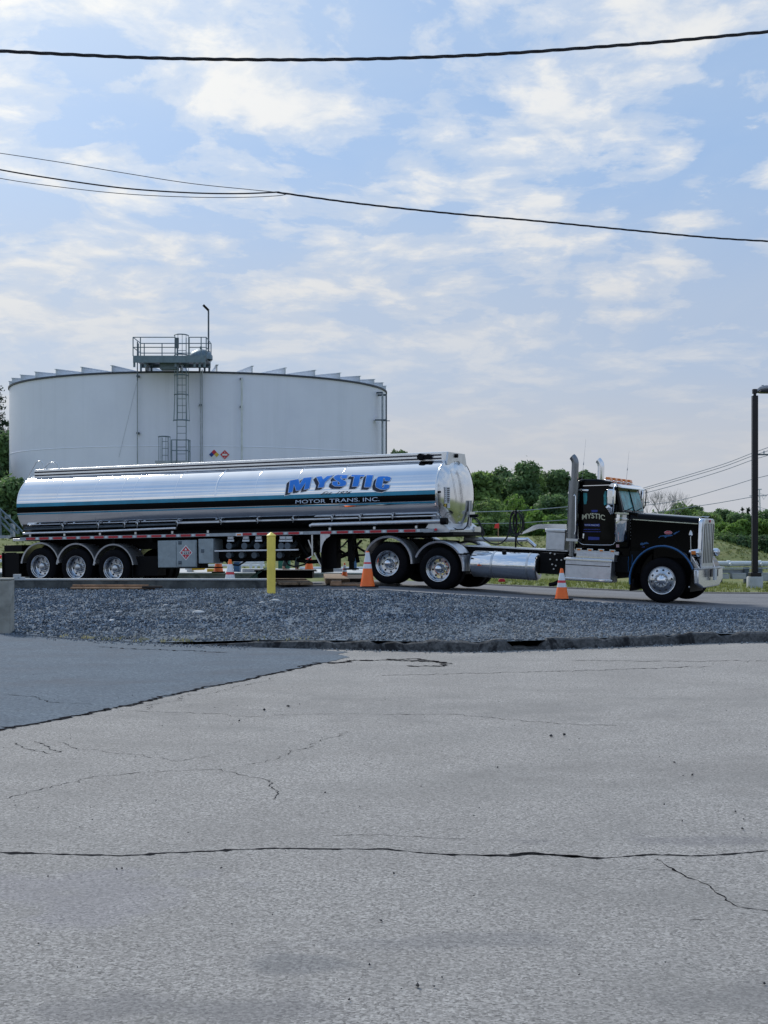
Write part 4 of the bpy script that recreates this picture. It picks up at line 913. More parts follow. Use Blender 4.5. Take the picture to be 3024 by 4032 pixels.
# light strip
a, b = K.P(2250, 2172, .16), K.P(2437, 2162, .16); ls = MB(); ls.box((a.x, .16, a.z-.03), (b.x, .24, a.z+.05)); ls = ls.build('light_panel', M['alu'], TK, bevel=.006)
for x in (2279, 2323, 2367, 2411):
    c_ = K.P(x, 2163+(x-2279)*.05, .15); s_ = MB(); s_.box((c_.x-.07, .145, c_.z-.018), (c_.x+.07, .16, c_.z+.03)); o = s_.build('marker_lamp', M['chrome'], ls, bevel=.01); s_ = MB(); s_.box((c_.x-.035, .135, c_.z-.022), (c_.x+.04, .146, c_.z+.012)); s_.build('lens', M['amber'], o, bevel=.004)
# cab body
side = [(2271, 2160), (2270, 1900), (2276, 1889), (2300, 1886), (2350, 1886), (2396, 1892), (2412, 1900), (2428, 1912), (2446, 1990), (2452, 2020), (2470, 2026), (2478, 2048), (2478, 2160)]
cb = kprism('cab', side, .30, 2.22, M['black_paint'], bevel=.05)
kbox('cab_sill', 2262, 2150, 2480, 2180, .34, 2.2, M['black_paint'], bevel=.01)
s_ = MB(); a, b = K.P(2420, 2300, .4), K.P(2500, 2170, .4); s_.box((a.x-.2, .45, a.z+.18), (b.x, 2.1, b.z)); s_.box((K.L(2250, 2290, .5)[0], .5, a.z+.12), (a.x, 1.9, a.z+.3)); s_.box((a.x-.1, .35, b.z-.5), (b.x+.15, 2.15, b.z)); s_.build('underbody', M['black'], TK)
s_ = MB(); s_.tube([K.P(2215, 2285, .5), K.P(2180, 2300, .4), K.P(2163, 2302, .4)], [.06, .05, .045], 10); s_.build('exhaust_elbow', M['black'], TK)
dpx = [(2281, 1916), (2421, 1912), (2423, 2120), (2418, 2136), (2404, 2144), (2296, 2142), (2284, 2134), (2279, 2116)]
dr_ = kprism('door', dpx, .285, .305, M['black_paint'], bevel=.004)
s_ = MB(); s_.tube([K.P(x, y, .280) for x, y in [(2276, 2070), (2275.5, 2110), (2279, 2132), (2288, 2141), (2300, 2144), (2360, 2146), (2404, 2146), (2415, 2143), (2423, 2134)]], .0085, 6); s_.build('door_trim', M['chrome'], dr_, smooth=80)
kflat('window', [(2287, 1924), (2412, 1920), (2416, 1990), (2419, 2012), (2287, 2016)], .281, M['glass'], dr_)
kflat('far_window_view', [(2296, 1941), (2312, 1941), (2312, 1966), (2308, 1985), (2299, 1985)], .279, M['windshield'], dr_)  # green view through the far window, laid on as flat panels
kflat('far_window_view', [(2382, 1934), (2388, 1934), (2388, 1986), (2378, 1990), (2377, 1950)], .279, M['windshield'], dr_)
s_ = MB(); a = K.P(2302, 1931, .25); s_.box((a.x-.10, .23, a.z-.022), (a.x+.10, .275, a.z+.03)); s_.build('window_vent', M['chrome'], dr_, bevel=.018)
s_ = MB(); a, b = K.P(2297, 1913, .25), K.P(2420, 1909, .25); s_.beam(a, b, .04, .015); s_.build('rain_gutter', M['chrome'], TK)
s_ = MB(); a = K.P(2297, 2110, .27); s_.box((a.x-.02, .255, a.z-.06), (a.x+.022, .282, a.z+.06)); s_.build('handle', M['chrome'], dr_, bevel=.012)
kflat('lower_glass', [(2370, 2056), (2403, 2054), (2405, 2116), (2399, 2124), (2371, 2122), (2367, 2110)], .281, M['glass'], dr_)
# door writing
t_ = MB()
def arc_fn(s, t):
    x = 2292+s*90; y = 2047-t*21-7*(1-(2*s-1)**2)*(1) + (1-s)*-0 + 3*s; return K.P(x, y, .277)
put_text(t_, 'MYSTIC', arc_fn, bold=.02); t_.build('door_name', M['cream'], dr_, smooth=0, fix=False)
def ktext(name, txt, quad, mat_, parent, v=.277, **kw):
    m_ = MB(); quad_text(m_, txt, quad, lambda x, y: K.P(x, y, v), **kw); return m_.build(name, mat_, parent, smooth=0, fix=False)
kflat('name_bar', [(2301, 2063), (2362, 2063), (2361, 2073), (2301, 2071)], .280, M['door_blue'], dr_)
ktext('company_line', 'MOTOR TRANS. INC.', ((2302, 2064), (2360, 2065), (2360, 2071), (2302, 2070)), M['door_pale'], dr_, .276, bold=.03)
for y0, wd_ in ((2083, 63), (2092, 60)):
    s_ = MB(); x = 2298
    while x < 2298+wd_:
        l = random.uniform(4, 10); s_.add([K.P(x, y0, .278), K.P(x+l, y0+.2, .278), K.P(x+l, y0+3, .278), K.P(x, y0+2.8, .278)], [(0, 1, 2, 3)]); x += l+1.6
    s_.build('small_print', M['door_blue'], dr_, smooth=0, fix=False)
kflat('number_plate_decal', [(2316, 2113), (2360, 2115), (2360, 2126), (2316, 2126)], .279, M['door_blue'], dr_)
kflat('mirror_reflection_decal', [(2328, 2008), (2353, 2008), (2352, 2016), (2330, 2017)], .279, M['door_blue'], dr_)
kflat('square_decal', [(2426, 2143), (2438, 2144), (2438, 2155), (2426, 2155)], .297, mat('pink_white_decal', (.55, .38, .42), .5), TK)
# windscreen, pillars, visor
gA, gB = K.L(2430, 1922, .34), K.L(2453, 2014, .34)
def ws(s, t, o): return (gA[0]+(gB[0]-gA[0])*t+o, .40+1.72*s, gA[1]+(gB[1]-gA[1])*t)
for s0, s1 in ((.015, .485), (.515, .985)):
    s_ = MB(); s_.add([ws(s0, .06, .012), ws(s1, .06, .012), ws(s1, .93, .012), ws(s0, .93, .012)], [(0, 1, 2, 3)]); s_.build('windscreen', M['windshield'], TK, smooth=0)
s_ = MB(); s_.beam(ws(.5, .03, .02), ws(.5, .96, .02), .035, .02); s_.build('windscreen_divider', M['black'], TK)
s_ = MB(); s_.beam(ws(.1, .95, .03), ws(.44, .80, .03), .015, .015); s_.beam(ws(.6, .95, .03), ws(.9, .80, .03), .015, .015); s_.build('wiper', M['black'], TK)
vz = [(2394, 1914), (2408, 1903), (2424, 1902), (2438, 1909), (2452, 1920), (2450, 1922), (2432, 1918), (2410, 1918)]
kprism('sun_visor', vz, .26, 2.26, M['chrome'], bevel=.01)
for k in range(5):
    v = .42+k*.42; a = K.P(2392, 1896, .35); s_ = MB(); s_.box((a.x-.06, v-.10, a.z+.0), (a.x+.07, v+.10, a.z+.045)); o = s_.build('cab_light', M['chrome'], TK, bevel=.01)
    s_ = MB(); s_.prism([(a.x-.055, a.z+.045), (a.x+.085, a.z+.02), (a.x+.06, a.z+.10), (a.x-.04, a.z+.105)], lambda x, y, t: (x, t, y), v-.095, v+.095); s_.build('lens', M['amber'], o, bevel=.012)
for base_, tip, v in (((2292, 1888), (2307, 1728), .9), ((2466, 1895), (2477, 1775), 2.1)):
    s_ = MB(); p0, p1 = K.P(*base_, v), K.P(*tip, v); s_.tube([p0, p0.lerp(p1, .35), p0.lerp(p1, .37), p0.lerp(p1, .38), p0.lerp(p1, .45), p1], [.004, .003, .011, .011, .0025, .0015], 6); s_.build('antenna', M['wire_grey'], TK)
s_ = MB(); a = K.P(2285, 1884, .9); s_.tube([(a.x, .9, a.z-.12), (a.x, .9, a.z+.02)], .03, 10); s_.build('antenna_base', M['black'], TK)
# stacks
def stack(x0, v, dy0, dy1):
    b = K.L(x0, dy0, v); t = K.L(x0, dy1, v); tp = K.L(x0, dy1-105, v)
    s_ = MB(); s_.tube([(b[0], v, b[1]), (b[0], v, t[1])], .127, 28); so_ = s_.build('exhaust_stack', M['stack'], TK, smooth=40)
    s_ = MB(); h = tp[1]-t[1]; path = [(b[0], v, t[1]-.02), (b[0], v, t[1]+h*.62)]+[(b[0]-.16*(1-cos(a)), v, t[1]+h*.62+.20*sin(a)) for a in [R(10*k) for k in range(1, 7)]]
    s_.tube(path, .082, 24, cap=False); s_.build('stack_pipe', M['stack'] if v < 1 else M['chrome'], so_, smooth=60)
    d_ = (Vector(path[-1])-Vector(path[-2])).normalized(); e = Vector(path[-1]); s_ = MB(); s_.tube([e-d_*.05, e-d_*.012], .079, 24); s_.build('stack_mouth', M['ink'], so_)
    s_ = MB(); bb = K.L(x0, dy0+60, v); s_.tube([(b[0], v, bb[1]), (b[0], v, b[1])], .06, 16); s_.build('lower_pipe', M['stack'], so_)
    return so_
sk = stack(2252, .13, 2130, 1893); sk2 = stack(2354, 2.20, 2130, 1905)
s_ = MB(); s_.tube([K.P(x, y, .0) for x, y in [(2259, 1952), (2262, 1948), (2266, 1954), (2266, 2090), (2262, 2104)]], .015, 8); s_.build('grab_handle', M['chrome'], sk, smooth=80)
kbox('stack_bracket', 2228, 2122, 2275, 2130, .0, .30, M['alu'])
# toolbox and far side fairing
tb = kbox('toolbox', 2148, 2093, 2226, 2164, .75, 1.65, M['treadplate'], bevel=.012)
a, b = K.P(2145, 2094, .73), K.P(2228, 2085, .73); s_ = MB(); s_.box((a.x, .72, a.z), (b.x, 1.68, b.z)); s_.build('lid', M['alu'], tb, bevel=.02)
kprism('far_fairing', [(2040, 2106), (2052, 2104), (2118, 2082), (2226, 2084), (2226, 2064), (2170, 2063), (2118, 2064), (2098, 2070)], 2.2, 2.3, M['rail_alu'])
# far side tubes between tractor and trailer
s_ = MB(); s_.tube([K.P(x, y, 2.0) for x, y in [(1828, 2122), (1930, 2124), (2030, 2125)]], .055, 12); s_.build('far_side_pipe', M['white_paint'], TK, smooth=80)
s_ = MB(); s_.tube([K.P(x, y, 2.0) for x, y in [(2020, 2126), (2078, 2124), (2108, 2152)]], .05, 12); s_.build('far_side_pipe', M['chrome'], TK, smooth=60)
# hoses and the pogo stick
hp = MB(); hp.tube([K.P(2030, 2160, 1.25), K.P(2033, 2060, 1.25), K.P(2032, 2003, 1.25)], .022, 8); pg = hp.build('hose_post', M['black'], TK)
def hose(pts, r_=.014, parent=pg, mat_=None):
    # Catmull-Rom through picture points at given v
    P_ = [K.P(x, y, v) for x, y, v in pts]; out = []
    Q = [P_[0]]+P_+[P_[-1]]
    for i in range(1, len(Q)-2):
        for k in range(8):
            t = k/8; p0, p1, p2, p3 = Q[i-1:i+3]
            out.append(.5*((2*p1)+(p2-p0)*t+(2*p0-5*p1+4*p2-p3)*t*t+(3*p1-p0-3*p2+p3)*t**3))
    out.append(Q[-2]); m_ = MB(); m_.tube(out, r_, 8); m_.build('air_hose', mat_ or M['cable'], parent, smooth=80)
hose([(1862, 2038, 1.1), (1880, 2045, 1.1), (1896, 2075, 1.1), (1898, 2110, 1.1), (1925, 2135, 1.15), (1962, 2142, 1.2), (1990, 2125, 1.2), (2004, 2095, 1.2), (2010, 2040, 1.2), (2024, 2012, 1.25)], .017)
hose([(1862, 2036, 1.2), (1885, 2060, 1.2), (1905, 2100, 1.2), (1900, 2112, 1.2)], .012)
hose([(1858, 2040, 1.3), (1880, 2046, 1.3), (1900, 2078, 1.3), (1908, 2104, 1.3)], .008, mat_=M['drop'])
for k, (cx0, rx, ry) in enumerate(((2022, 14, 44), (2030, 20, 46), (2038, 18, 42), (2044, 20, 47), (2034, 26, 44))):
    hose([(cx0+rx*sin(a), 2056-ry*cos(a)+k, 1.15+.05*k) for a in [2*pi*i/10 for i in range(11)]], .013)
hose([(2045, 2100, 1.2), (2034, 2120, 1.2), (2040, 2138, 1.1), (2056, 2150, 1.1)], .016)
hose([(2008, 2085, 1.1), (2014, 2110, 1.1), (2034, 2108, 1.1), (2050, 2090, 1.1), (2058, 2060, 1.1)], .013)
s_ = MB(); s_.tube([T0.P(1850, 2032, 1.2), T0.P(1882, 2030, 1.2)], .04, 10); s_.build('gladhand', M['black'], TR)
m_ = MB(); m_.tube([T0.P(x, y, .6) for x, y in [(1775, 2075), (1800, 2085), (1826, 2084), (1838, 2072), (1843, 2050), (1846, 2036)]], .016, 8); m_.build('head_hose', M['cable'], TR, smooth=80)
# hood
def hs(x, y, v): return K.L(x, y, v)
uh0, wtr0 = hs(2480, 2045, .40); uh1, wtr1 = hs(2746, 2063, .70)
_, wtp0 = hs(2515, 2018, .75); _, wtp1 = hs(2742, 2036, .95)
rows = []
for k in range(7):
    t = k/6; u = uh0+(uh1-uh0)*t; v0 = .42+.30*t; tr_ = wtr0+(wtr1-wtr0)*t; tp = wtp0+(wtp1-wtp0)*t; vm = 1.26
    half = [(v0, .78), (v0, 1.0), (v0, tr_-.02), (v0, tr_), (v0+.015, tr_+(tp-tr_)*.45), (v0+.06, tr_+(tp-tr_)*.8), (v0+.16, tp-.012), (v0+.34, tp+.004), (vm, tp+.012)]
    full_ = half+[(2*vm-v, w_) for v, w_ in reversed(half[:-1])]
    rows.append([(u, v, w_) for v, w_ in full_])
hm = MB(); hm.grid(rows); hm.add(rows[-1], [tuple(range(len(rows[-1])))]); hood = hm.build('hood', M['black_paint'], TK, smooth=50)
s_ = MB(); s_.tube([(uh0+.06, .415+.02, wtr0+.0), (uh1, .712, wtr1)], .011, 8); s_.build('hood_trim', M['cream'], hood, smooth=80)
s_ = MB()
for y in (2046, 2058, 2070, 2082, 2095, 2108, 2121): c_ = K.P(2481, y+1, .40); s_.tube([(c_.x, .40, c_.z), (c_.x, .44, c_.z)], .016, 8)
s_.build('rivets', M['alu'], hood)
def hoodv(x, y):
    v = .5
    for _ in range(20): u, w_ = K.L(x, y, v); v = .42+.30*(u-uh0)/(uh1-uh0)-.006
    return Vector((u, v, w_))
def hflat(name, pts, mat_, out=0.0):
    m_ = MB(); m_.add([hoodv(x, y)-Vector((0, out, 0)) for x, y in pts], tri(pts)); return m_.build(name, mat_, hood, smooth=0, fix=False)
em = hflat('emblem', [(2631+16.5*cos(a), 2097+7.5*sin(a)) for a in [2*pi*k/24 for k in range(24)]], mat('emblem_rim', (.45, .25, .28), .4))
hflat('emblem_field', [(2631+14*cos(a), 2097+5.5*sin(a)) for a in [2*pi*k/24 for k in range(24)]], M['red'], .004)
m_ = MB(); quad_text(m_, 'Peterbilt', ((2620, 2093.5), (2642, 2093.5), (2642, 2100), (2620, 2100)), lambda x, y: hoodv(x, y)-Vector((0, .008, 0)), shear=.3); m_.build('emblem_script', mat('emblem_rim_script', (.7, .5, .5), .4), hood, smooth=0, fix=False)
SW = mat('blue_swoosh_and_sheen', (.012, .09, .24), .3)
hflat('swoosh', [(2592, 2117), (2600, 2109), (2612, 2108), (2628, 2107), (2645, 2105), (2650, 2109), (2636, 2112), (2625, 2113), (2621, 2118), (2614, 2112), (2602, 2112), (2596, 2118)], SW)
hflat('swoosh', [(2650, 2103), (2660, 2095), (2668, 2094), (2676, 2090), (2674, 2094), (2664, 2099), (2656, 2105)], SW)
hflat('hood_script', [(2520, 2143), (2524, 2137), (2534, 2138), (2545, 2134), (2552, 2137), (2555, 2141), (2545, 2142), (2538, 2143), (2530, 2147), (2524, 2146)], SW)
hflat('flag_decal', [(2518, 2160), (2524, 2155), (2530, 2154), (2537, 2155), (2536, 2164), (2528, 2164)], mat('flag_stripes', (.55, .38, .38), .5, 0, .4, 60))
hflat('flag_canton', [(2527, 2154.5), (2539, 2151), (2538, 2158), (2528, 2159)], M['sign_blue'], .004)
# grille shell
gb0, gb1 = K.P(2741, 2238, .70), K.P(2772, 2040, .70); zt = K.L(2772, 2041, .70)[1]; zb = K.L(2772, 2236, .70)[1]
u0, u1 = gb0.x, gb1.x
def rr(v0, v1, z0, z1, r_, n=6):
    p_ = [(v0, z0)]+[(v0+r_-r_*cos(a), z1-r_+r_*sin(a)) for a in [pi/2*k/n for k in range(n+1)]]+[(v1-r_+r_*sin(a), z1-r_+r_*cos(a)) for a in [pi/2*k/n for k in range(n+1)]]+[(v1, z0)]; return p_
s_ = MB(); P0 = rr(.70, 1.82, zb, zt+.0, .13); P1 = rr(.775, 1.745, zb+.10, zt-.115, .06); 
s_.prism(P0, lambda x, y, t: (t, x, y), u0, u1-.02); sh0 = s_.build('grille_shell', M['chrome'], TK, bevel=.02)
s_ = MB(); n_ = len(P0); A0 = [(u1-.02, a, b) for a, b in P0]; A1 = [(u1+.002, a+(.02 if a < 1.26 else -.02), b-(.02 if b > 1 else 0)) for a, b in P0]; A2 = [(u1+.003, a, b) for a, b in P1]; A3 = [(u1-.015, a, b) for a, b in P1]
s_.v = A0+A1+A2+A3
for q_ in range(3):
    for i in range(n_): s_.f.append((q_*n_+i, q_*n_+(i+1) % n_, (q_+1)*n_+(i+1) % n_, (q_+1)*n_+i)); s_.m.append(0)
s_.build('grille_surround', M['treadplate'], sh0, smooth=40)
s_ = MB(); s_.add([(u1-.002, a, b) for a, b in P1], [tuple(range(n_))]); s_.build('grille_mesh', M['ink'], sh0, smooth=0)
for k in range(1, 6):
    v = .775+.97*k/6; s_ = MB(); s_.box((u1-.006, v-.030, zb+.10), (u1+.002, v+.030, zt-.115)); s_.build('grille_bar', M['treadplate'], sh0, bevel=.006)
s_ = MB(); s_.lathe([(.001, u1+.03), (.03, u1+.028), (.035, u1+.01)], c=(0, 1.26, zt-.06), axis='x', n=16); s_.build('grille_badge', M['red'], sh0)
s_ = MB(); s_.prism([(u1-.22, zt+.015), (u1-.05, zt+.02), (u1-.0, zt+.055), (u1-.16, zt+.05)], lambda x, y, t: (x, t, y), 1.22, 1.30); s_.build('hood_ornament', M['chrome'], hood, bevel=.008)
# front fender
def arch(v0, v1, name):
    s_ = MB(); Rf = .755; pts = []
    for k in range(31):
        a = R(18)+(R(196)-R(18))*k/30; r_ = Rf*(1+.02*sin(a)); pts.append((uS+r_*cos(a)*.98, wS+r_*sin(a)))
    pts += [(pts[-1][0]-.01, wS-.28)]
    prof = [(v0, -.045), (v0+.0, -.01), (v0+.03, .018), (v0+.12, .03), (v1-.05, .03), (v1, .02), (v1, -.02), (v0+.05, -.02)]
    rows = []
    for i, (a, b) in enumerate(pts):
        d = Vector((a-uS, b-wS)); d.normalize(); rows.append([(a+d.x*h, v, b+d.y*h) for v, h in prof])
    s_.grid(rows); return s_.build(name, M['black_paint'], TK, smooth=50)
f1 = arch(.0, .62, 'front_fender'); arch(2.52, 1.90, 'front_fender')
s_ = MB(); PL = []
for k in range(25):
    a = R(22)+(R(190)-R(22))*k/24; PL.append((uS+.756*cos(a)*.98, -.006, wS+.752*(1+.02*sin(a))*sin(a)))
s_.tube(PL, .02, 8); s_.build('blue_line', SW, f1, smooth=80)  # blue sky reflection on the fender, drawn as a coloured line
s_ = MB(); s_.box((uS-.7, .62, wS-.25), (uS+.5, 1.9, wS+.5)); s_.box((uS-.7, .45, wS+.15), (uS-.55, .62, wS+.6)); s_.tube([(uS, .3, wS), (uS, 2.2, wS)], .07, 12); s_.build('engine_bay', M['black'], TK)
s_ = MB(); q_ = [K.L(x, y, .02) for x, y in [(2478, 2326), (2492, 2324), (2496, 2278), (2484, 2280)]]; s_.prism(q_, lambda x, y, t: (x, t, y), .02, .6); s_.build('mud_flap', M['plastic_black'], TK)
s_ = MB(); a, b = K.P(2484, 2170, .40), K.P(2530, 2290, .40); s_.box((a.x, .36, b.z), (b.x+.2, .5, a.z+.1)); s_.build('splash_panel', M['black_paint'], TK)
for x in (2474, 2489):
    s_ = MB(); s_.tube([K.P(x+dx_, y, .352) for dx_, y in [(0, 2184), (1, 2200), (-1, 2215), (1, 2235), (-1, 2250)]], .007, 6); s_.build('blue_line', SW, TK)
s_ = MB(); s_.tube([K.P(2712, 2312, .02), K.P(2716, 2311, .02)], .02, 8); s_.build('tow_eye', M['alu'], TK)
# fender guide rod
s_ = MB(); p0, p1 = K.P(2722, 2240, .06), K.P(2719, 2112, .06); s_.tube([p0, p1], .008, 6); s_.tube([p1+Vector((0, 0, -.0)), p1+Vector((0, 0, .03)), p1+Vector((0, 0, .09)), p1+Vector((0, 0, .13))], [.012, .045, .03, .01], 10); s_.build('guide_pole', M['alu'], TK)
# headlights
for v0, v1, nm in ((.16, .44, 1), (2.36, 2.08, 0)):
    c_ = K.P(2703, 2175, .16); d_ = K.P(2757, 2175, .16); uu0, uu1, zc = c_.x, d_.x-.04, c_.z
    s_ = MB(); vm = (v0+v1)/2; s_.lathe([(.001, uu0), (.05, uu0+.01), (.085, uu0+.06), (.095, uu0+.16), (.10, uu1-.03), (.085, uu1)], c=(0, vm, zc), axis='x', n=20)
    s_.v = [(a, vm+(b-vm)*1.35, zc+(c-zc)*.95) for a, b, c in s_.v]; ho = s_.build('headlight', M['chrome'], TK, smooth=50)
    s_ = MB(); s_.lathe([(.082, uu1-.005), (.06, uu1+.02), (.001, uu1+.03)], c=(0, vm, zc), axis='x', n=20); s_.v = [(a, vm+(b-vm)*1.35, zc+(c-zc)*.95) for a, b, c in s_.v]; s_.build('lens', M['lens'], ho, smooth=60)
    s_ = MB(); s_.box((uu1-.16, v0-.002 if nm else v0-.004, zc-.04), (uu1-.06, v0+.01, zc+.04)); s_.build('turn_signal', M['amber'], ho, bevel=.01)
    s_ = MB(); s_.tube([(uu1-.2, vm, zc-.08), (uu1-.12, vm+(.08 if nm else -.08), zc-.25), (uu1-.05, vm+(.2 if nm else -.2), zc-.38)], .035, 10); s_.build('headlight_arm', M['chrome'], TK, smooth=60)
# bumper
M['alu_bright'] = mat('soft_chrome', (.58, .60, .64), .24, .9, .04)
b0, b1 = K.P(2727, 2305, .0), K.P(2727, 2240, .0); uB = b0.x
s_ = MB(); zb0, zb1 = b0.z-.02, b1.z+.0
pr = [(.0, zb0+.05), (.0, zb1), (2.52, zb1), (2.52, zb0+.12), (2.05, zb0-.03), (.45, zb0-.05)]
s_.prism(pr, lambda x, y, t: (t+(.05*(1-abs(x-1.26)/1.26))+.025*(zb1-y)/(zb1-zb0), x, y), uB, uB+.11); bp = s_.build('bumper', M['alu_bright'], TK, bevel=.03)
s_ = MB(); s_.box((uB+.02, -.004, zb1-.004), (uB+.16, 2.524, zb1+.012)); s_.build('bumper_lip', M['treadplate'], bp)
s_ = MB(); s_.box((uB+.185, .86, zb0+.20), (uB+.215, 1.02, zb0+.38)); s_.box((uB+.18, 1.5, zb0+.2), (uB+.21, 1.6, zb0+.36)); s_.build('tow_hole', M['ink'], bp)
s_ = MB(); s_.box((uB+.186, 1.16, zb0+.12), (uB+.222, 1.42, zb0+.38)); s_.build('number_plate', M['white_tape'], bp)
# air cleaner
a = K.P(2445, 2090, .20); zb_, zt_ = K.L(2445, 2134, .1)[1], K.L(2445, 2044, .1)[1]; r_ = .158
s_ = MB(); s_.lathe([(.001, zb_), (r_*.8, zb_), (r_*.93, zb_+.03), (r_*.93, zb_+.16), (r_, zb_+.18), (r_, zt_-.03), (r_*1.05, zt_-.02), (r_*1.05, zt_+.02), (r_*.9, zt_+.03), (r_*.9, zt_+.10), (r_, zt_+.11), (r_, zt_+.15), (.001, zt_+.17)], c=(a.x, .20, 0), n=36)
ac = s_.build('air_cleaner', M['chrome'], TK, smooth=35)
s_ = MB(); s_.lathe([(r_+.002, zt_+.112), (r_+.002, zt_+.148)], c=(a.x, .20, 0), n=36); s_.build('cleaner_band', M['cream'], ac)
# mirrors
def mirror(x, y0, y1, v, wd_):
    a, b = K.P(x, y1, v), K.P(x, y0, v)
    s_ = MB(); s_.box((a.x-wd_/2, v-.06, a.z), (a.x+wd_/2, v+.10, b.z)); mo = s_.build('mirror', M['chrome'], TK, bevel=.03)
    s_ = MB(); s_.add([(a.x-wd_/2-.003, v-.04, a.z+.03), (a.x-wd_/2-.003, v+.08, a.z+.03), (a.x-wd_/2-.003, v+.08, b.z-.03), (a.x-wd_/2-.003, v-.04, b.z-.03)], [(0, 1, 2, 3)]); s_.build('mirror_glass', M['glass'], mo, smooth=0)
    return mo, a, b
mo, a, b = mirror(2404, 1926, 1988, .03, .17)
s_ = MB(); s_.tube([K.P(2402, 1990, .05), K.P(2398, 1994, .05), K.P(2406, 2022, .15)], [.055, .085, .03], 14); s_.build('convex_mirror', M['chrome'], mo, smooth=60)
s_ = MB(); s_.tube([K.P(2424, 1906, .2), K.P(2416, 1922, .06), K.P(2417, 1985, .06), K.P(2414, 2015, .1), K.P(2412, 2028, .25)], .013, 8); s_.build('mirror_arm', M['chrome'], mo, smooth=60)
mo, a, b = mirror(2526, 1928, 2003, 2.42, .08)
s_ = MB(); s_.tube([K.P(2500, 1922, 2.2), K.P(2538, 1927, 2.45), K.P(2545, 1932, 2.5), K.P(2541, 1990, 2.5), K.P(2532, 2006, 2.45), K.P(2520, 2012, 2.2)], .012, 8); s_.build('mirror_arm', M['black'], mo, smooth=60)
# cowl between windscreen and hood
kprism('cowl', [(2448, 2020), (2470, 2014), (2500, 2018), (2512, 2020), (2512, 2060), (2450, 2060)], .46, 2.06, M['black_paint'], bevel=.02)
# ------------------------------------------------------------- storage tank
DT = 90.0; TCX, TCY = -11.08, 89.32; RT = 11.20; ZT = 10.34
ST_ = empty('storage_tank', (TCX, TCY, 0), label='huge pale round fuel storage tank rising behind the tanker trailer', cat='storage tank')
CA = math.atan2(0-TCY, 0-TCX)         # azimuth of the camera seen from the tank
def TP(x, y, r_=RT):                   # photo point on a cylinder of radius r_ round the tank axis, in tank coordinates
    dx, dz = (x-CX)/FPX, (HY-y)/FPX
    a = dx*dx+1; b = -2*(dx*TCX+TCY); c = TCX**2+TCY**2-r_*r_; disc = b*b-4*a*c
    Y = (-b-math.sqrt(max(disc, 0)))/(2*a); return Vector((dx*Y-TCX, Y-TCY, CAMZ+dz*Y))
s_ = MB(); s_.lathe([(RT, -.3), (RT, 3.15), (RT+.012, 3.17), (RT+.012, 3.19), (RT, 3.21), (RT, 6.35), (RT+.012, 6.37), (RT+.012, 6.39), (RT, 6.41), (RT, ZT-.1)], n=180); s_.build('shell', M['tank_wall'], ST_, smooth=30)
s_ = MB(); s_.lathe([(RT, ZT-.10), (RT+.07, ZT-.09), (RT+.07, ZT), (RT-.2, ZT)], n=180); s_.build('rim_angle', mat('dark_rim', (.035, .045, .07), .6), ST_)
s_ = MB(); s_.lathe([(RT-.1, ZT-.02), (RT*.5, ZT+.12), (.01, ZT+.2)], n=90); s_.build('roof', M['tank_wall'], ST_)
FIN = mat('roof_rafter_paint', (.50, .56, .60), .5, 0, .05)
for k in range(37):
    phi = CA+R(14.2+9.73*k); c_, s1 = cos(phi), sin(phi); m_ = MB()
    prof = [(RT+.0, ZT+.0), (RT+.0, ZT+.34), (RT-3.2, ZT+.34), (RT-3.2, ZT+.0)]
    nx_, ny_ = -s1*.012, c_*.012
    vs = [(r_*c_+sg*nx_, r_*s1+sg*ny_, z) for sg in (-1, 1) for r_, z in prof]
    m_.add(vs, [(0, 1, 2, 3), (7, 6, 5, 4), (0, 4, 5, 1), (1, 5, 6, 2), (2, 6, 7, 3), (3, 7, 4, 0)])
    tp = [((RT+.04)*c_+sg*nx_*6, (RT+.04)*s1+sg*ny_*6, ZT+.34) for sg in (-1, 1)]+[((RT-3.2)*c_+sg*nx_*6, (RT-3.2)*s1+sg*ny_*6, ZT+.34) for sg in (1, -1)]
    m_.prism([(0, 0), (1, 0), (1, 1), (0, 1)], lambda a, b, t, q=tp: tuple(Vector(q[0]).lerp(Vector(q[1]), a).lerp(Vector(q[3]).lerp(Vector(q[2]), a), b)+Vector((0, 0, t))), 0, .025)
    m_.build('roof_rafter', FIN, ST_, smooth=0)
# low dome behind the rafters (keeps the outline closed)
# pipes down the wall
def wall_pipe(x, y0, y1, r_, brk=(), name='wall_pipe', mat_=None, off=.22):
    a, b = TP(x, y0, RT+off), TP(x, y1, RT+off); b.x, b.y = a.x, a.y
    m_ = MB(); m_.tube([a, b], r_, 10); po_ = m_.build(name, mat_ or M['tank_trim'], ST_, smooth=60)
    for y in brk:
        c_ = TP(x, y, RT+off); d_ = Vector((c_.x, c_.y, 0)).normalized()*(off); m_ = MB(); m_.beam((a.x-d_.x, a.y-d_.y, c_.z), (a.x+.0, a.y, c_.z), .12, .10); m_.build('pipe_bracket', M['tank_dark'], po_)
wall_pipe(541, 1345, 1850, .03, (1481, 1705)); wall_pipe(789, 1430, 1830, .022, (1594,)); wall_pipe(796, 1455, 1830, .03)
wall_pipe(952, 1488, 1870, .055, (1491, 1601), mat_=M['pipe_white'])
wall_pipe(1506, 1546, 1800, .06, (1546,), off=.35); wall_pipe(1521, 1552, 1800, .045, (1555,), off=.5, mat_=M['tank_dark'])
s_ = MB(); a = TP(1484, 1653, RT+.2); s_.box((a.x-.1, a.y-.05, a.z-.03), (a.x+.5, a.y+.3, a.z+.03)); a = TP(1518, 1657, RT+.5); s_.box((a.x-.25, a.y-.05, a.z-.02), (a.x+.25, a.y+.05, a.z+.02)); s_.build('pipe_stay', M['tank_dark'], ST_)
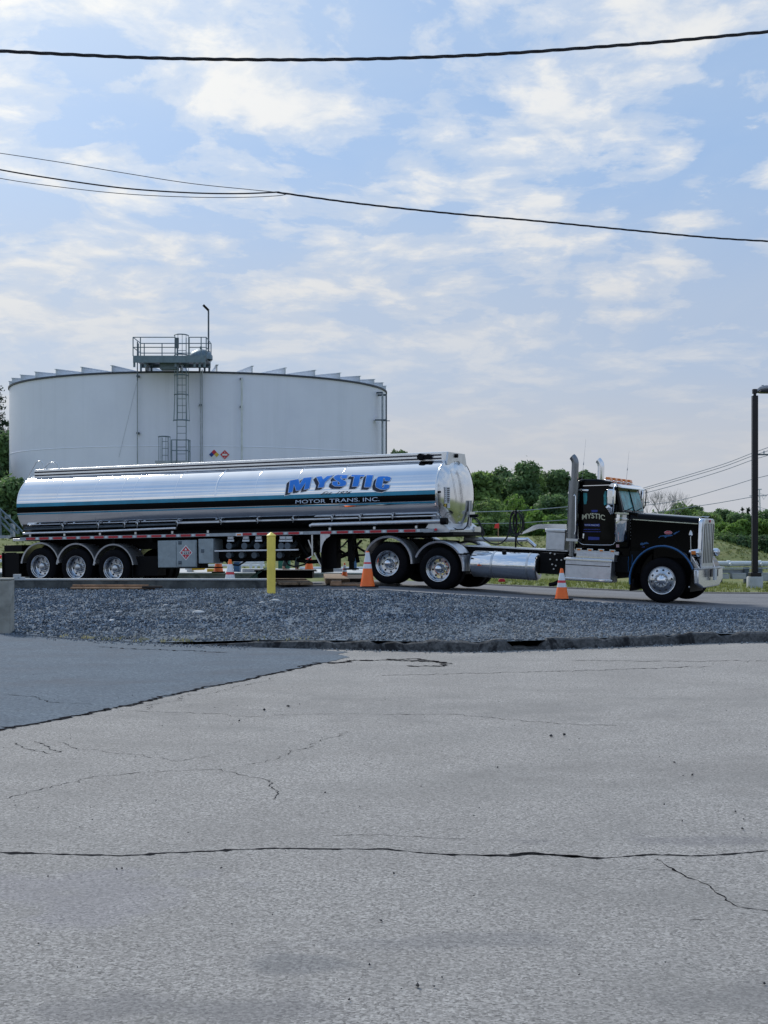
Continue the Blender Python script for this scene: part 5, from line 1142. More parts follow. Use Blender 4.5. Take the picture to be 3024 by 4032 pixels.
s_ = MB(); q_ = [TP(540, 1500, RT+.02), TP(510, 1640, RT+.02), TP(468, 1800, RT+.02)]; s_.tube([TP(540-72*t, 1500+300*t, RT+.02) for t in [k/10 for k in range(11)]], .005, 5); s_.build('wall_cable', M['tank_trim'], ST_)
# ladders and cages
def WT(x, y, Y): q_ = W(x, y, Y); return Vector((q_.x-TCX, q_.y-TCY, q_.z))
def ladder(xl, xr, y0, y1, Y, parent=ST_, step=.36, back=.0):
    l = MB(); a0, a1, b0, b1 = WT(xl, y0, Y), WT(xl, y1, Y), WT(xr, y0, Y), WT(xr, y1, Y)
    l.tube([a0, a1], .025, 6); l.tube([b0, b1], .025, 6); z = a1.z+.1
    while z < a0.z-.05: l.tube([(a0.x, a0.y, z), (b0.x, b0.y, z)], .016, 6); z += step
    return l.build('ladder', M['rail'], parent)
def cage(xl, xr, rings, Y, bars=5, depth=.62, mat_=None, flare=None):
    c = MB(); xc = (WT(xl, 0, Y).x+WT(xr, 0, Y).x)/2; r_ = (WT(xr, 0, Y).x-WT(xl, 0, Y).x)/2; yb = WT(xl, 0, Y).y; zs = [WT(xl, y, Y).z for y in rings]
    def pt(a, z, k=1): return (xc+r_*k*cos(a), yb-depth*abs(sin(a))**.8, z)
    ks = [1]*len(zs) if not flare else flare
    for z, k in zip(zs, ks): c.tube([pt(pi+pi*i/12, z, k) for i in range(13)], .032, 5)
    for i in range(bars):
        a = pi+pi*i/(bars-1); c.tube([pt(a, z, k) for z, k in zip(zs, ks)], .014, 5)
    return c.build('ladder_cage', mat_ or M['rail'], ST_)
YL = 77.3
ladder(697, 733, 1330, 1822, YL); cage(688, 742, [1322, 1400, 1480, 1556, 1657], YL, 6, .6, flare=[1, 1, 1, 1, 1.15])
ladder(638, 662, 1722, 1990, YL); cage(625, 670, [1721, 1822, 1900], YL, 4, .55, M['rail'])
# small landing
def post(m_, x, y0, y1, Y, r_=.03): m_.tube([WT(x, y0, Y), WT(x, y1, Y)], r_, 6)
s_ = MB(); a, b = WT(622, 1828, YL), WT(750, 1820, YL); s_.box((a.x, a.y-1.0, a.z), (b.x, b.y+.3, b.z+.03)); s_.build('lower_landing', M['tank_trim'], ST_)
s_ = MB()
for x, Y in ((675, 76.3), (695, 76.3), (742, 76.3), (748, 77.3), (676, 77.3)): post(s_, x, 1732, 1824, Y)
for y in (1732, 1774): s_.tube([WT(676, y, 77.3), WT(675, y, 76.3), WT(742, y, 76.3), WT(748, y+6, 77.3)], .028, 6)
s_.build('landing_rail', M['rail'], ST_)
# roof platform
YA, YB = 76.6, 79.0; zd = W(600, 1402, YA).z-.0
s_ = MB(); a, b = WT(524, 1402, YA), WT(808, 1402, YA); s_.box((a.x, a.y, a.z-.16), (b.x, WT(0, 0, YB).y, a.z)); s_.build('platform_deck', M['tank_dark'], ST_)
s_ = MB()
for y_ in (a.y, WT(0, 0, YB).y):
    s_.box((a.x, y_-.03, a.z-.34), (b.x, y_+.03, a.z+.02))
for x in (527, 570, 690, 765, 785, 804):
    q_ = WT(x, 1402, YA); s_.box((q_.x-.05, q_.y+.1, ZT+.05), (q_.x+.05, q_.y+.2, q_.z)); s_.box((q_.x-.05, q_.y+2.2, ZT+.05), (q_.x+.05, q_.y+2.3, q_.z))
q_ = WT(665, 1402, YA); s_.box((q_.x-.55, q_.y+.5, ZT+.0), (q_.x+.35, q_.y+1.4, q_.z-.1)); s_.build('platform_frame', M['rail'], ST_)
top = W(0, 1328, YA).z; s_ = MB(); X0, X1 = WT(524, 0, YA).x, WT(812, 0, YA).x; X2 = WT(831, 0, YB).x; ya, yb = a.y, WT(0, 0, YB).y
for z in (top, top-.52):
    s_.tube([(X0, yb, z), (X0, ya, z), (WT(690, 0, YA).x, ya, z)], .026, 6); s_.tube([(WT(745, 0, YA).x, ya, z), (X1, ya, z), (X2, yb, z), (X0, yb, z)], .026, 6)
for x in (524, 553, 690, 745, 792, 812): s_.tube([(WT(x, 0, YA).x, ya, a.z), (WT(x, 0, YA).x, ya, top)], .03, 6)
for x in (545, 568, 638, 700, 745, 812, 831): s_.tube([(WT(x, 0, YB).x, yb, a.z), (WT(x, 0, YB).x, yb, top)], .03, 6)
s_.build('platform_rail', M['rail'], ST_)
s_ = MB(); q_ = WT(695, 1368, YA); s_.box((q_.x-.08, q_.y-.06, q_.z-.05), (q_.x+.12, q_.y+.02, q_.z+.50)); s_.build('control_box', M['tank_dark'], ST_)
s_ = MB(); q_ = WT(791, 1402, 77.8); s_.lathe([(.62, -.1), (.62, .1), (.5, .28), (.25, .42), (.05, .46), (.01, .46)], c=(q_.x, q_.y, q_.z-.1), n=20); s_.tube([(q_.x, q_.y, q_.z+.3), (q_.x, q_.y, q_.z+.5)], .06, 8); s_.build('vent_hood', M['rail'], ST_, smooth=50)
s_ = MB(); s_.tube([WT(821, 1402, 78.4), WT(821, 1228, 78.4), WT(820, 1222, 78.4)], .045, 8); s_.tube([WT(541, 1347, YA), WT(541, 1500, YA)], .03, 6); s_.build('lamp_pole', M['tank_dark'], ST_)
s_ = MB(); s_.beam(WT(821, 1222, 78.4), WT(801, 1202, 78.4), .25, .12); s_.build('lamp_head', M['black'], ST_)
# hazard signs on the wall
sg_ = TP(843, 1790, RT+.03); sgd = Vector((sg_.x, sg_.y, 0)).normalized(); tg = Vector((-sgd.y, sgd.x, 0)); tg = tg if tg.x > 0 else -tg
def sgn(c, quads, name, mat_, o, parent):
    m_ = MB()
    for q in quads: m_.add([c+sgd*o+tg*x+Vector((0, 0, z)) for x, z in q], [tuple(range(len(q)))])
    return m_.build(name, mat_, parent, smooth=0, fix=False)
hS = .27
c1_ = TP(843, 1790, RT+.03)
s0 = sgn(c1_, [[(0, hS), (hS, 0), (0, -hS), (-hS, 0)]], 'hazard_sign', M['white_paint'], 0, ST_)
h2 = hS/2
sgn(c1_, [[(0, hS), (h2, h2), (0, 0), (-h2, h2)]], 'red_quarter', M['red'], .006, s0)
sgn(c1_, [[(-hS, 0), (-h2, h2), (0, 0), (-h2, -h2)]], 'blue_quarter', M['sign_blue'], .006, s0)
sgn(c1_, [[(hS, 0), (h2, h2), (0, 0), (h2, -h2)]], 'yellow_quarter', M['sign_yellow'], .006, s0)
c2_ = TP(885, 1790, RT+.03)
s0 = sgn(c2_, [[(0, hS), (hS, 0), (0, -hS), (-hS, 0)]], 'hazard_sign', M['white_paint'], 0, ST_); k = hS*.9
sgn(c2_, [[(0, k), (k, 0), (0, -k), (-k, 0)]], 'red_field', M['red'], .006, s0)
sgn(c2_, [[(-.5*hS, .17*hS), (.5*hS, .17*hS), (.5*hS, -.2*hS), (-.5*hS, -.2*hS)], [(-.1*hS, .36*hS), (.1*hS, .36*hS), (0, .66*hS)], [(-.05*hS, -.4*hS), (.05*hS, -.4*hS), (.05*hS, -.66*hS), (-.05*hS, -.66*hS)]], 'white_marks', M['white_paint'], .012, s0)

# ------------------------------------------------------------- cones, bollard, small things
def tall_cone(kind):
    """unit cone, base at 0; returns an empty with base, body, bands"""
    r = empty('traffic_cone')
    H = {'tall': .84, 'mid': .69}[kind]; rb, rt = (.145, .028) if kind == 'mid' else (.165, .036)
    def rad(z): return rb+(rt-rb)*max(0, (z-.06)/(H-.06))
    b = MB(); b.box((-.21, -.21, 0), (.21, .21, .032)); b.build('base', M['plastic_black'], r, bevel=.01)
    c = MB(); c.lathe([(rb+.01, .032), (rb, .06), (rad(H-.01), H-.01), (rad(H)*.8, H), (.001, H)], n=28); c.build('body', M['cone'], r, smooth=40)
    for z0, z1, m_ in ({'mid': [(.28, .375, 'cone_band'), (.375, .43, 'cone_red'), (.43, .59, 'cone_band')], 'tall': [(.44, .545, 'cone_band'), (.545, .585, 'cone_red'), (.585, .81, 'cone_band')]}[kind]):
        q = MB(); q.lathe([(rad(z0)+.003, z0), (rad(z1)+.003, z1)], n=28); q.build('band', M[m_], r, smooth=40)
    return r
c_mid = tall_cone('mid'); c_tall = tall_cone('tall')
def put_cone(src, first, x, y, Y, label, sc=1.0, rz=0.0):
    o = src if first else copy_tree(src)
    q = W(x, y, Y); o.location = q; o.scale = (sc, sc, sc); o.rotation_euler = (0, 0, rz); tag(o, label, 'traffic cone', 'orange traffic cones round the truck'); return o
put_cone(c_tall, True, 1447, 2313, 34.2, 'tallest orange cone with scuffed white top, just in front of the rear tractor wheel', 1.0, .3)
put_cone(c_mid, True, 2212, 2362, 32.45, 'orange cone on the road edge below the silver step box of the tractor', 1.0, -.35)
o = put_cone(c_mid, False, 906, 2285, 34.6, 'orange cone with two white bands standing behind the concrete wall, left of the bollard', .84, .2)
z = hR(o.location.x); o.location.z = z; o.scale = [(W(0, 2202, 34.6).z-z)/.69]*3
put_cone(c_mid, False, 860, 2254, 44.4, 'orange cone under the grey cabinets, behind the second wall and partly hidden by the trailer', .95, .1)
put_cone(c_mid, False, 1217, 2250, 45.3, 'orange cone behind the black tray, right of the yellow bollard', .95, .4)
o = put_cone(c_mid, False, 1357, 2276, 41.5, 'orange cone behind the stacked timber, left of the tallest cone', .62, .2)
q = W(1068, 2333, 31.9); s_ = MB(); s_.lathe([(.092, -.2), (.092, 1.225), (.102, 1.228), (.100, 1.236), (.03, 1.285), (.012, 1.30), (.001, 1.302)], n=36); bo = s_.build('bollard', M['bollard'], smooth=40); bo.location = q
tag(bo, 'yellow pipe bollard with pointed cap standing in the gravel', 'bollard')
s_ = MB(); s_.lathe([(.094, 1.215), (.104, 1.218), (.104, 1.228), (.098, 1.232)], n=36); s_.build('cap_ring', M['bollard'], bo, smooth=40)
# loose planks lying on the gravel along the wall
def plank(x0, x1, y, Y, th, dp, label, rz=0, mat_='wood'):
    a, b = W(x0, y, Y), W(x1, y, Y); c_ = (a+b)/2; L2 = (b.x-a.x)/2; m_ = MB()
    n_ = 8; m_.box((-L2, -dp/2, 0), (L2, dp/2, th)); o = m_.build('plank', M[mat_], bevel=.006); o.location = (c_.x, Y, a.z); o.rotation_euler = (0, 0, rz); return tag(o, label, 'plank', 'timber planks')
plank(287, 585, 2309, 33.85, .045, .12, 'upper pale plank lying against the concrete wall on the gravel', .0)
plank(280, 610, 2319, 33.6, .042, .14, 'lower brown plank lying on the gravel in front of the upper pale plank', .012)
plank(560, 640, 2316, 33.5, .05, .10, 'short dark plank end at the right of the two long planks', .05, 'wood_dark')
# timber mats and blocks
def slab_obj(name, quad, zlow, th, mat_, label, cat, group=None):
    P_ = [Vector(q_) for q_ in quad]; c_ = sum(P_, Vector())/4; m_ = MB()
    m_.v = [tuple(p-c_) for p in P_]+[tuple(p-c_+Vector((0, 0, th))) for p in P_]; m_.f = [(0, 3, 2, 1), (4, 5, 6, 7), (0, 1, 5, 4), (1, 2, 6, 5), (2, 3, 7, 6), (3, 0, 4, 7)]; m_.m = [0]*6
    o = m_.build(name, mat_, bevel=.01); o.location = c_; return tag(o, label, cat, group)
def gp(x, y, zz_): Y = (CAMZ-zz_)*FPX/(y-HY); return Vector(((x-CX)/FPX*Y, Y, zz_))
zr = .33
for k, (xs_, lab) in enumerate((((1100, 1176, 1140, 1075), 'worn timber mat on the road beside the bollard, left one of the pair'), ((1180, 1232, 1196, 1134), 'worn timber mat on the road, right one of the pair beside the bollard'))):
    slab_obj('timber_mat', [gp(xs_[0], 2304, zr), gp(xs_[1], 2304, zr), gp(xs_[2], 2284, zr), gp(xs_[3], 2284, zr)], zr, .07, M['wood_mat'], lab, 'timber mat', 'timber mats')
slab_obj('timber_mat', [gp(1282, 2300, zr), gp(1378, 2300, zr), gp(1340, 2276, zr), gp(1274, 2276, zr)], zr, .13, M['wood_mat'], 'dark timber mat lying left of the tallest cone', 'timber mat', 'timber mats')
slab_obj('timber_mat', [gp(1355, 2294, zr), gp(1470, 2294, zr), gp(1430, 2278, zr), gp(1330, 2278, zr)], zr, .11, M['wood_dark'], 'black tarred timber lying behind the long board beside the rear tractor wheel', 'timber mat', 'timber mats')
slab_obj('timber_board', [gp(1300, 2306, zr), gp(1500, 2308, zr), gp(1490, 2301, zr), gp(1305, 2299, zr)], zr, .05, M['wood'], 'long light brown board lying on the road behind the tallest cone', 'board')
slab_obj('timber_board', [gp(1302, 2307, zr-.01), gp(1345, 2308, zr-.01), gp(1345, 2301, zr-.01), gp(1305, 2300, zr-.01)], zr, .12, M['wood'], 'short brown board end left of the tallest cone', 'board')
slab_obj('wheel_chock', [gp(1420, 2306, .34), gp(1560, 2308, .34), gp(1580, 2296, .34), gp(1440, 2294, .34)], .3, .035, M['wood_dark'], 'dark flat board under the rearmost tractor wheel', 'board')
# spill tray, tarp, blocks
s_ = MB(); a, b = W(1008, 2277, 39.5), W(1231, 2246, 39.5); s_.box((-(b.x-a.x)/2, -.5, 0), ((b.x-a.x)/2, .5, b.z-a.z)); s_.box((-(b.x-a.x)/2-.04, -.54, b.z-a.z-.03), ((b.x-a.x)/2+.06, .54, b.z-a.z+.01)); o = s_.build('spill_tray', M['plastic_black'], bevel=.015); o.location = ((a.x+b.x)/2, 39.9, a.z); tag(o, 'long black rectangular spill tray under the trailer behind the bollard', 'tray')
P_ = [W(970, 2284, 38.6), W(1012, 2284, 38.7), W(1012, 2262, 39.0), W(1050, 2240, 39.6), W(1052, 2232, 39.8), W(1020, 2247, 39.3)]
s_ = MB(); s_.v = [tuple(p-P_[0]) for p in P_]+[tuple(p-P_[0]+Vector((0, .3, 0))) for p in P_]; s_.f = [tuple(range(6)), tuple(reversed(range(6, 12)))]+[(i, (i+1) % 6, (i+1) % 6+6, i+6) for i in range(6)]; s_.m = [0]*8; o = s_.build('green_ramp', M['green_tarp']); o.location = P_[0]; tag(o, 'dark green sloping ramp cover between the cone and the yellow bollard', 'ramp cover')
def simple(name, x0, y0, x1, y1, Y, dp, mat_, label, cat, bevel=.02, group=None):
    a, b = W(x0, y1, Y), W(x1, y0, Y); hw = (b.x-a.x)/2; m_ = MB(); h_ = b.z-a.z
    m_.box((-hw, 0, 0), (hw, dp, h_*.9)); m_.box((-hw-.01, -.01, h_*.9), (hw+.01, dp+.01, h_)); o = m_.build(name, M[mat_], bevel=bevel); o.location = ((a.x+b.x)/2, Y, a.z); return tag(o, label, cat, group)
simple('concrete_block', 954, 2240, 1048, 2257, 45.6, .5, 'concrete_pale', 'low pale concrete block under the trailer behind the second wall, left of the bollard', 'block')
simple('concrete_block', 1310, 2238, 1348, 2262, 46.5, .5, 'concrete_pale', 'upright pale concrete block seen beside the landing gear under the trailer', 'block')
simple('storage_tub', 735, 2238, 758, 2260, 46, .4, 'pipe_white', 'small white tub on the slab left of the yellow float', 'tub')
simple('storage_tub', 815, 2240, 852, 2256, 46.2, .4, 'sign_yellow', 'pale yellow crate behind the cone under the cabinets', 'crate')
simple('drum', 919, 2212, 943, 2257, 46.2, .5, 'drum_blue', 'dull blue drum standing behind the cone with two white bands', 'drum')
simple('concrete_block', 21*1+0, 2268, 0+34, 2279, 34.07, .1, 'concrete_pale', 'small pale block sitting on the wall at the left end near the mud flap', 'block') if False else None
s_ = MB(); a = W(782, 2247, 46); s_.tube([(-.2, 0, .10), (.15, 0, .12), (.24, 0, .2)], [.09, .10, .07], 14); o = s_.build('yellow_float', M['yellow_plastic'], smooth=60); o.location = a; tag(o, 'yellow plastic canister lying on the slab below the grey cabinets', 'canister')
s_ = MB(); q = W(76, 2277, 34.05); s_.box((-.13, -.08, 0), (.02, .08, .10)); s_.box((-.02, -.08, 0), (.12, .08, .035)); o = s_.build('pale_brick', M['concrete_pale'], bevel=.008); o.location = (q.x, 34.07, .575); tag(o, 'small pale brick on top of the wall below the rear mud flap', 'brick')
for k, (x0, x1, y, lab) in enumerate(((935, 1040, 2214, 'upper white pipe run behind the trailer left of the bollard'), (700, 1042, 2226, 'lower thin white pipe run behind the trailer left of the bollard'), (1180, 1500, 2237, 'grey white pipe run low behind the landing gear'))):
    a, b = W(x0, y, 48.5+k), W(x1, y, 48.5+k); s_ = MB(); L2 = (b.x-a.x)/2; s_.tube([(-L2, 0, 0), (L2, 0, 0)], (.06, .035, .05)[k], 10)
    for t in (-.8, 0, .8): s_.box((L2*t-.04, -.04, -(a.z-.45)), (L2*t+.04, .04, -.02))
    o = s_.build('pipe_run', M['pipe_white'], smooth=50); o.location = (a+b)/2; tag(o, lab, 'pipe')
# small cabinets / pumps behind the trailer
simple('pump_skid', 1095, 2195, 1140, 2240, 48, .6, 'green_tarp', 'dark green pump cover behind the trailer right of the bollard', 'pump')
simple('meter_cabinet', 1385, 2165, 1404, 2245, 47.5, .5, 'drum_blue', 'tall blue grey meter cabinet seen between landing gear and rear tractor wheel', 'cabinet')

# person standing behind the trailer
pe = empty('person'); q = W(1150, 2247, 46.0); pe.location = (q.x, 46, .455); pe.rotation_euler = (0, 0, R(15))
tag(pe, 'person in a hi vis vest and dark trousers walking behind the trailer near the bollard', 'person')
def skin_fig(name, vs, es, rs, mat_, parent):
    me = bpy.data.meshes.new(name); me.from_pydata(vs, es, []); me.materials.append(mat_); o = bpy.data.objects.new(name, me); COL.objects.link(o); o.parent = parent
    m_ = o.modifiers.new('skin', 'SKIN'); m_.use_smooth_shade = True
    for i, r_ in enumerate(rs): me.skin_vertices[0].data[i].radius = r_ if isinstance(r_, tuple) else (r_, r_)
    me.skin_vertices[0].data[0].use_root = True; s2 = o.modifiers.new('sub', 'SUBSURF'); s2.levels = 1; s2.render_levels = 1; return o
bodyv = [(0, 0, .95), (0, 0, 1.15), (.02, 0, 1.38), (.03, 0, 1.50), (.05, 0, 1.60), (.06, 0, 1.72),
         (-.02, -.10, .88), (.16, -.11, .50), (.10, -.12, .09), (.24, -.12, .05),
         (-.02, .10, .88), (-.10, .11, .50), (-.26, .11, .12), (-.12, .12, .04),
         (.02, -.20, 1.42), (.06, -.26, 1.14), (.24, -.24, .98), (.02, .20, 1.42), (-.06, .26, 1.14), (.08, .26, .94)]
be = [(0, 1), (1, 2), (2, 3), (3, 4), (4, 5), (0, 6), (6, 7), (7, 8), (8, 9), (0, 10), (10, 11), (11, 12), (12, 13), (2, 14), (14, 15), (15, 16), (2, 17), (17, 18), (18, 19)]
br = [(.15, .12), (.15, .11), (.17, .11), .06, .09, .085, .095, .065, .05, .045, .095, .065, .05, .045, .06, .048, .035, .06, .048, .035]
bo_ = skin_fig('body', bodyv, be, br, M['skin'], pe)
skin_fig('trousers', [(0, 0, 1.0), (0, 0, .93), (-.02, -.10, .86), (.16, -.11, .50), (.11, -.12, .13), (-.02, .10, .86), (-.10, .11, .50), (-.25, .11, .15)], [(0, 1), (1, 2), (2, 3), (3, 4), (1, 5), (5, 6), (6, 7)], [(.17, .14), (.17, .14), .115, .09, .075, .115, .09, .075], M['trouser'], pe)
skin_fig('vest', [(0, 0, 1.0), (0, 0, 1.2), (.02, 0, 1.40), (.025, 0, 1.48)], [(0, 1), (1, 2), (2, 3)], [(.18, .14), (.18, .13), (.20, .13), (.13, .09)], M['hivis'], pe)
for (x, y, z) in ((.18, -.12, .05), (-.18, .12, .05)):
    s_ = MB(); s_.box((x-.12, y-.05, 0), (x+.15, y+.05, .09)); s_.box((x-.10, y-.045, .09), (x+.0, y+.045, .16)); s_.build('boot', M['black'], pe, bevel=.03)
s_ = MB(); s_.lathe([(.17, 1.70), (.13, 1.715), (.125, 1.76), (.09, 1.82), (.001, 1.845)], c=(.05, 0, 0), n=24); s_.build('hard_hat', M['hair'], pe, smooth=60)

# stair rail at the far left
sr = empty('stair_rail', (0, 0, 0)); YS = 44.0; q = W(0, 2120, YS); sr.location = (q.x, YS, ground_z(q.x, YS)); tag(sr, 'green grey pipe handrail of a stair at the far left behind the trailer tail', 'handrail')
def SR(x, y, dy=0): p_ = W(x, y, YS+dy); return p_-sr.location
for pts in ([(-60, 1960), (2, 2006), (30, 2033), (88, 2093)], [(-60, 1985), (4, 2034), (28, 2058), (70, 2102)], [(-60, 2010), (4, 2058), (50, 2102)]):
    s_ = MB(); s_.tube([SR(*p_) for p_ in pts], .03, 8); s_.build('rail', M['rail'], sr, smooth=80)
for x, y0, y1 in ((2, 2006, 2110), (73, 2083, 2102)): s_ = MB(); s_.tube([SR(x, y0), SR(x, y1)], .035, 8); s_.build('post', M['rail'], sr)
s_ = MB(); s_.beam(SR(20, 2035, .3), SR(40, 2035, .3), .1, .12); s_.build('lamp_box', M['tank_trim'], sr)
s_ = MB(); a, b = SR(-80, 2120), SR(28, 2108); s_.box((a.x, -.1, a.z), (b.x, .9, b.z)); a, b = SR(24, 2112), SR(34, 2060); s_.box((a.x, .5, a.z), (b.x, .8, b.z)); s_.box((a.x-3, 0, -sr.location.z*0-.1), (b.x-.5, .8, SR(0, 2120).z)); s_.build('stair_platform', M['tank_trim'], sr)
for k, (y, m_) in enumerate(((2192, 'flagred'), (2208, 'pipe_white'))):
    q = W(-30, y, 46); s_ = MB(); s_.tube([(-.6, 0, 0), (.28, 0, 0)], .05, 8)
    for t in (-.4, .2): s_.box((t-.03, -.03, -.5), (t+.03, .03, 0))
    o = s_.build('ground_pipe', M[m_], smooth=50); o.location = q; tag(o, ('red pipe end at the far left edge behind the mud flap', 'white pipe end at the far left edge below the red pipe')[k], 'pipe')

# marker flag, red box
s_ = empty('marker_flag'); q = W(1962, 2110, 52); s_.location = (q.x, 52, ground_z(q.x, 52)); tag(s_, 'small red flag on a thin stake behind the tractor frame', 'flag')
m_ = MB(); m_.tube([(0, 0, 0), (0, 0, W(0, 2062, 52).z-s_.location.z)], .018, 6); m_.build('stake', M['wood'], s_)
a, b = W(1946, 2080, 52)-s_.location, W(1965, 2060, 52)-s_.location; m_ = MB(); m_.add([(a.x, -.02, a.z), (b.x, -.02, a.z-.0), (b.x, -.02, b.z), (a.x+.03, -.04, b.z-.03), (a.x, 0, a.z), (b.x, 0, a.z), (b.x, 0, b.z), (a.x+.03, -.02, b.z-.03)], [(0, 1, 2, 3), (7, 6, 5, 4), (0, 4, 5, 1), (2, 6, 7, 3)]); m_.build('cloth', M['flagred'], s_)
s_ = MB(); q = W(1976, 2291, 42.2); s_.box((-.09, -.06, 0), (.09, .06, .07)); s_.box((-.07, -.05, .07), (.07, .05, .09)); o = s_.build('red_marker_block', M['red'], bevel=.01); o.location = q; tag(o, 'small red block on the grass seen under the fuel tank', 'marker')
# thin wires strung behind between tank nose and stack
for k, (p0, p1, r_) in enumerate((((1870, 2016), (2232, 1996), .022), ((1850, 2062), (2232, 2047), .018))):
    Y = 62; a, b = W(*p0, Y), W(*p1, Y); d_ = (b-a); s_ = MB(); s_.tube([a-d_*1.2, a, (a+b)/2-Vector((0, 0, .06)), b, b+d_*.9], r_, 6); c_ = (a+b)/2; s_.v = [(x-c_.x, y-c_.y, z-c_.z) for x, y, z in s_.v]
    for t in (-1.1, 1.6): pp = a+d_*t-c_; s_.tube([(pp.x, pp.y, pp.z), (pp.x, pp.y, pp.z-3)], .03, 6)
    o = s_.build('fence_wire', M['tank_trim'], smooth=60); o.location = c_; tag(o, ('upper wire line strung in front of the trees behind the hoses', 'lower wire line strung in front of the trees behind the hoses')[k], 'wire')

# ------------------------------------------------------------- lamp post, pipeline at right
lp_ = empty('street_lamp'); q = W(2972, 2315, 44.8); lp_.location = (q.x, 44.8, 0); tag(lp_, 'dark square lamp post on a round concrete footing at the right edge', 'street lamp')
def LW(x, y): return W(x, y, 44.8)-lp_.location
s_ = MB(); a, b = LW(2941, 2316), LW(3002, 2270); s_.lathe([(.24, -.05), (.245, b.z-.03), (.225, b.z), (.001, b.z)], n=32); s_.build('footing', M['concrete_pale'], lp_, smooth=40)
s_ = MB(); z0 = b.z; z1 = LW(0, 2254).z; s_.box((-.165, -.165, z0), (.165, .165, z1)); s_.box((-.085, -.085, z1), (.085, .085, LW(0, 1558).z)); s_.tube([(0, 0, LW(0, 1558).z), (0, 0, LW(0, 1548).z)], .045, 10); s_.box((-.07, -.07, LW(0, 1550).z), (.06, .07, LW(0, 1532).z)); s_.build('pole', M['lamp_black'], lp_, bevel=.012)
s_ = MB(); s_.tube([LW(2980, 1540), LW(2995, 1530), LW(3015, 1528), LW(3060, 1530)], [.06, .07, .09, .09], 12); s_.build('arm', M['lampcase'], lp_, smooth=60)
s_ = MB(); s_.prism([(LW(2982, 0).x, LW(0, 1545).z), (LW(2995, 0).x, LW(0, 1536).z), (LW(3110, 0).x, LW(0, 1530).z), (LW(3120, 0).x, LW(0, 1549).z), (LW(3000, 0).x, LW(0, 1548).z)], lambda x, y, t: (x, t, y), -.2, .2); s_.build('lamp_head', M['lamp_black'], lp_, bevel=.03)
s_ = MB(); q1 = LW(3003, 1528); s_.tube([(q1.x, 0, q1.z), (q1.x, 0, q1.z+.09)], .035, 10); s_.build('light_sensor', M['tank_trim'], lp_)
pl = empty('pipeline'); YP = 49.0; q = W(2900, 2300, YP); pl.location = (q.x, YP, ground_z(q.x, YP)); tag(pl, 'long pale lagged pipe on low supports running behind the tractor to the right', 'pipeline')
def PW(x, y, Y=YP): return W(x, y, Y)-pl.location
zc = PW(0, 2219).z; r_ = .072*49/45*1.0; s_ = MB(); s_.tube([(PW(2380, 0).x, 0, zc), (PW(3300, 0).x, 0, zc)], .085, 16); s_.build('pipe', M['pipe_white'], pl, smooth=50)
for x in (2868, 2990, 2650): c_ = PW(x, 0); s_ = MB(); s_.tube([(c_.x-.05, 0, zc), (c_.x+.05, 0, zc)], .105, 16); s_.tube([(c_.x, -.02, zc), (c_.x+.05, -.15, zc-.02)], .05, 10); s_.build('flange', M['pipe_white'], pl, smooth=50)
s_ = MB(); s_.box((PW(2380, 0).x, -.12, PW(0, 2239).z), (PW(3300, 0).x, .12, PW(0, 2235).z)); s_.box((PW(2846, 0).x, .05, PW(0, 2256).z), (PW(2932, 0).x, .18, PW(0, 2242).z)); s_.build('support_beam', M['tank_trim'], pl)
for x in (2700, 2832, 2938, 2990, 3060): c_ = PW(x, 0); s_ = MB(); s_.box((c_.x-.08, -.1, -.05), (c_.x+.08, .1, zc-.12)); s_.build('support_leg', M['tank_dark'], pl)
for k, (x0, x1, y0, y1, lab) in enumerate(((2832, 2872, 2260, 2279, 'squat pale concrete block under the pipe, just right of the bumper'), (2884, 2938, 2257, 2280, 'pale concrete block under the pipe, right next to the squat one'), (2998, 3040, 2256, 2288, 'pale concrete block behind the lamp post at the right edge'), (2600, 2680, 2258, 2284, 'pale concrete block hidden behind the front wheel'))):
    if k < 3: simple('concrete_support', x0, y0, x1, y1, 48.6, .4, 'concrete_pale', lab, 'block', .04, 'concrete blocks under the pipe')
# ------------------------------------------------------------- overhead cables
def cable(name, pts, Y, r_, label, twist=0, mat_='cable', ext=True, cat='cable', sl=0):
    P_ = [W(x, y, Y+(x-CX)*sl) for x, y in pts]
    if ext: P_ = [P_[0]-(P_[1]-P_[0])*2.5]+P_+[P_[-1]+(P_[-1]-P_[-2])*2.5]
    Q = [P_[0]]+P_+[P_[-1]]; out = []
    for i in range(1, len(Q)-2):
        for k in range(14):
            t = k/14; p0, p1, p2, p3 = Q[i-1:i+3]; out.append(.5*((2*p1)+(p2-p0)*t+(2*p0-5*p1+4*p2-p3)*t*t+(3*p1-p0-3*p2+p3)*t**3))
    out.append(Q[-2]); c_ = out[len(out)//2].copy(); m_ = MB()
    if twist:
        # re-sample evenly, then wind strands
        L = [0]
        for a, b in zip(out, out[1:]): L.append(L[-1]+(b-a).length)
        n_ = int(L[-1]/.05); res = []; j = 0
        for i in range(n_+1):
            s = L[-1]*i/n_
            while j < len(L)-2 and L[j+1] < s: j += 1
            t = (s-L[j])/max(1e-9, L[j+1]-L[j]); res.append((s, out[j].lerp(out[j+1], t)))
        for ph in range(3):
            m_.tube([p+Vector((0, cos(2*pi*s/twist+ph*2.094), sin(2*pi*s/twist+ph*2.094)))*r_*.62-c_ for s, p in res], r_*.62, 6)
    else: m_.tube([p-c_ for p in out], r_, 7)
    o = m_.build(name, M[mat_], smooth=70, fix=False); o.location = c_; return tag(o, label, cat)
cable('overhead_cable', [(0, 201), (260, 214), (560, 227), (900, 234), (1250, 235), (1600, 228), (1950, 213), (2300, 189), (2650, 161), (3024, 125)], 14, .0145, 'thick twisted black cable sagging across the top of the sky', .62)
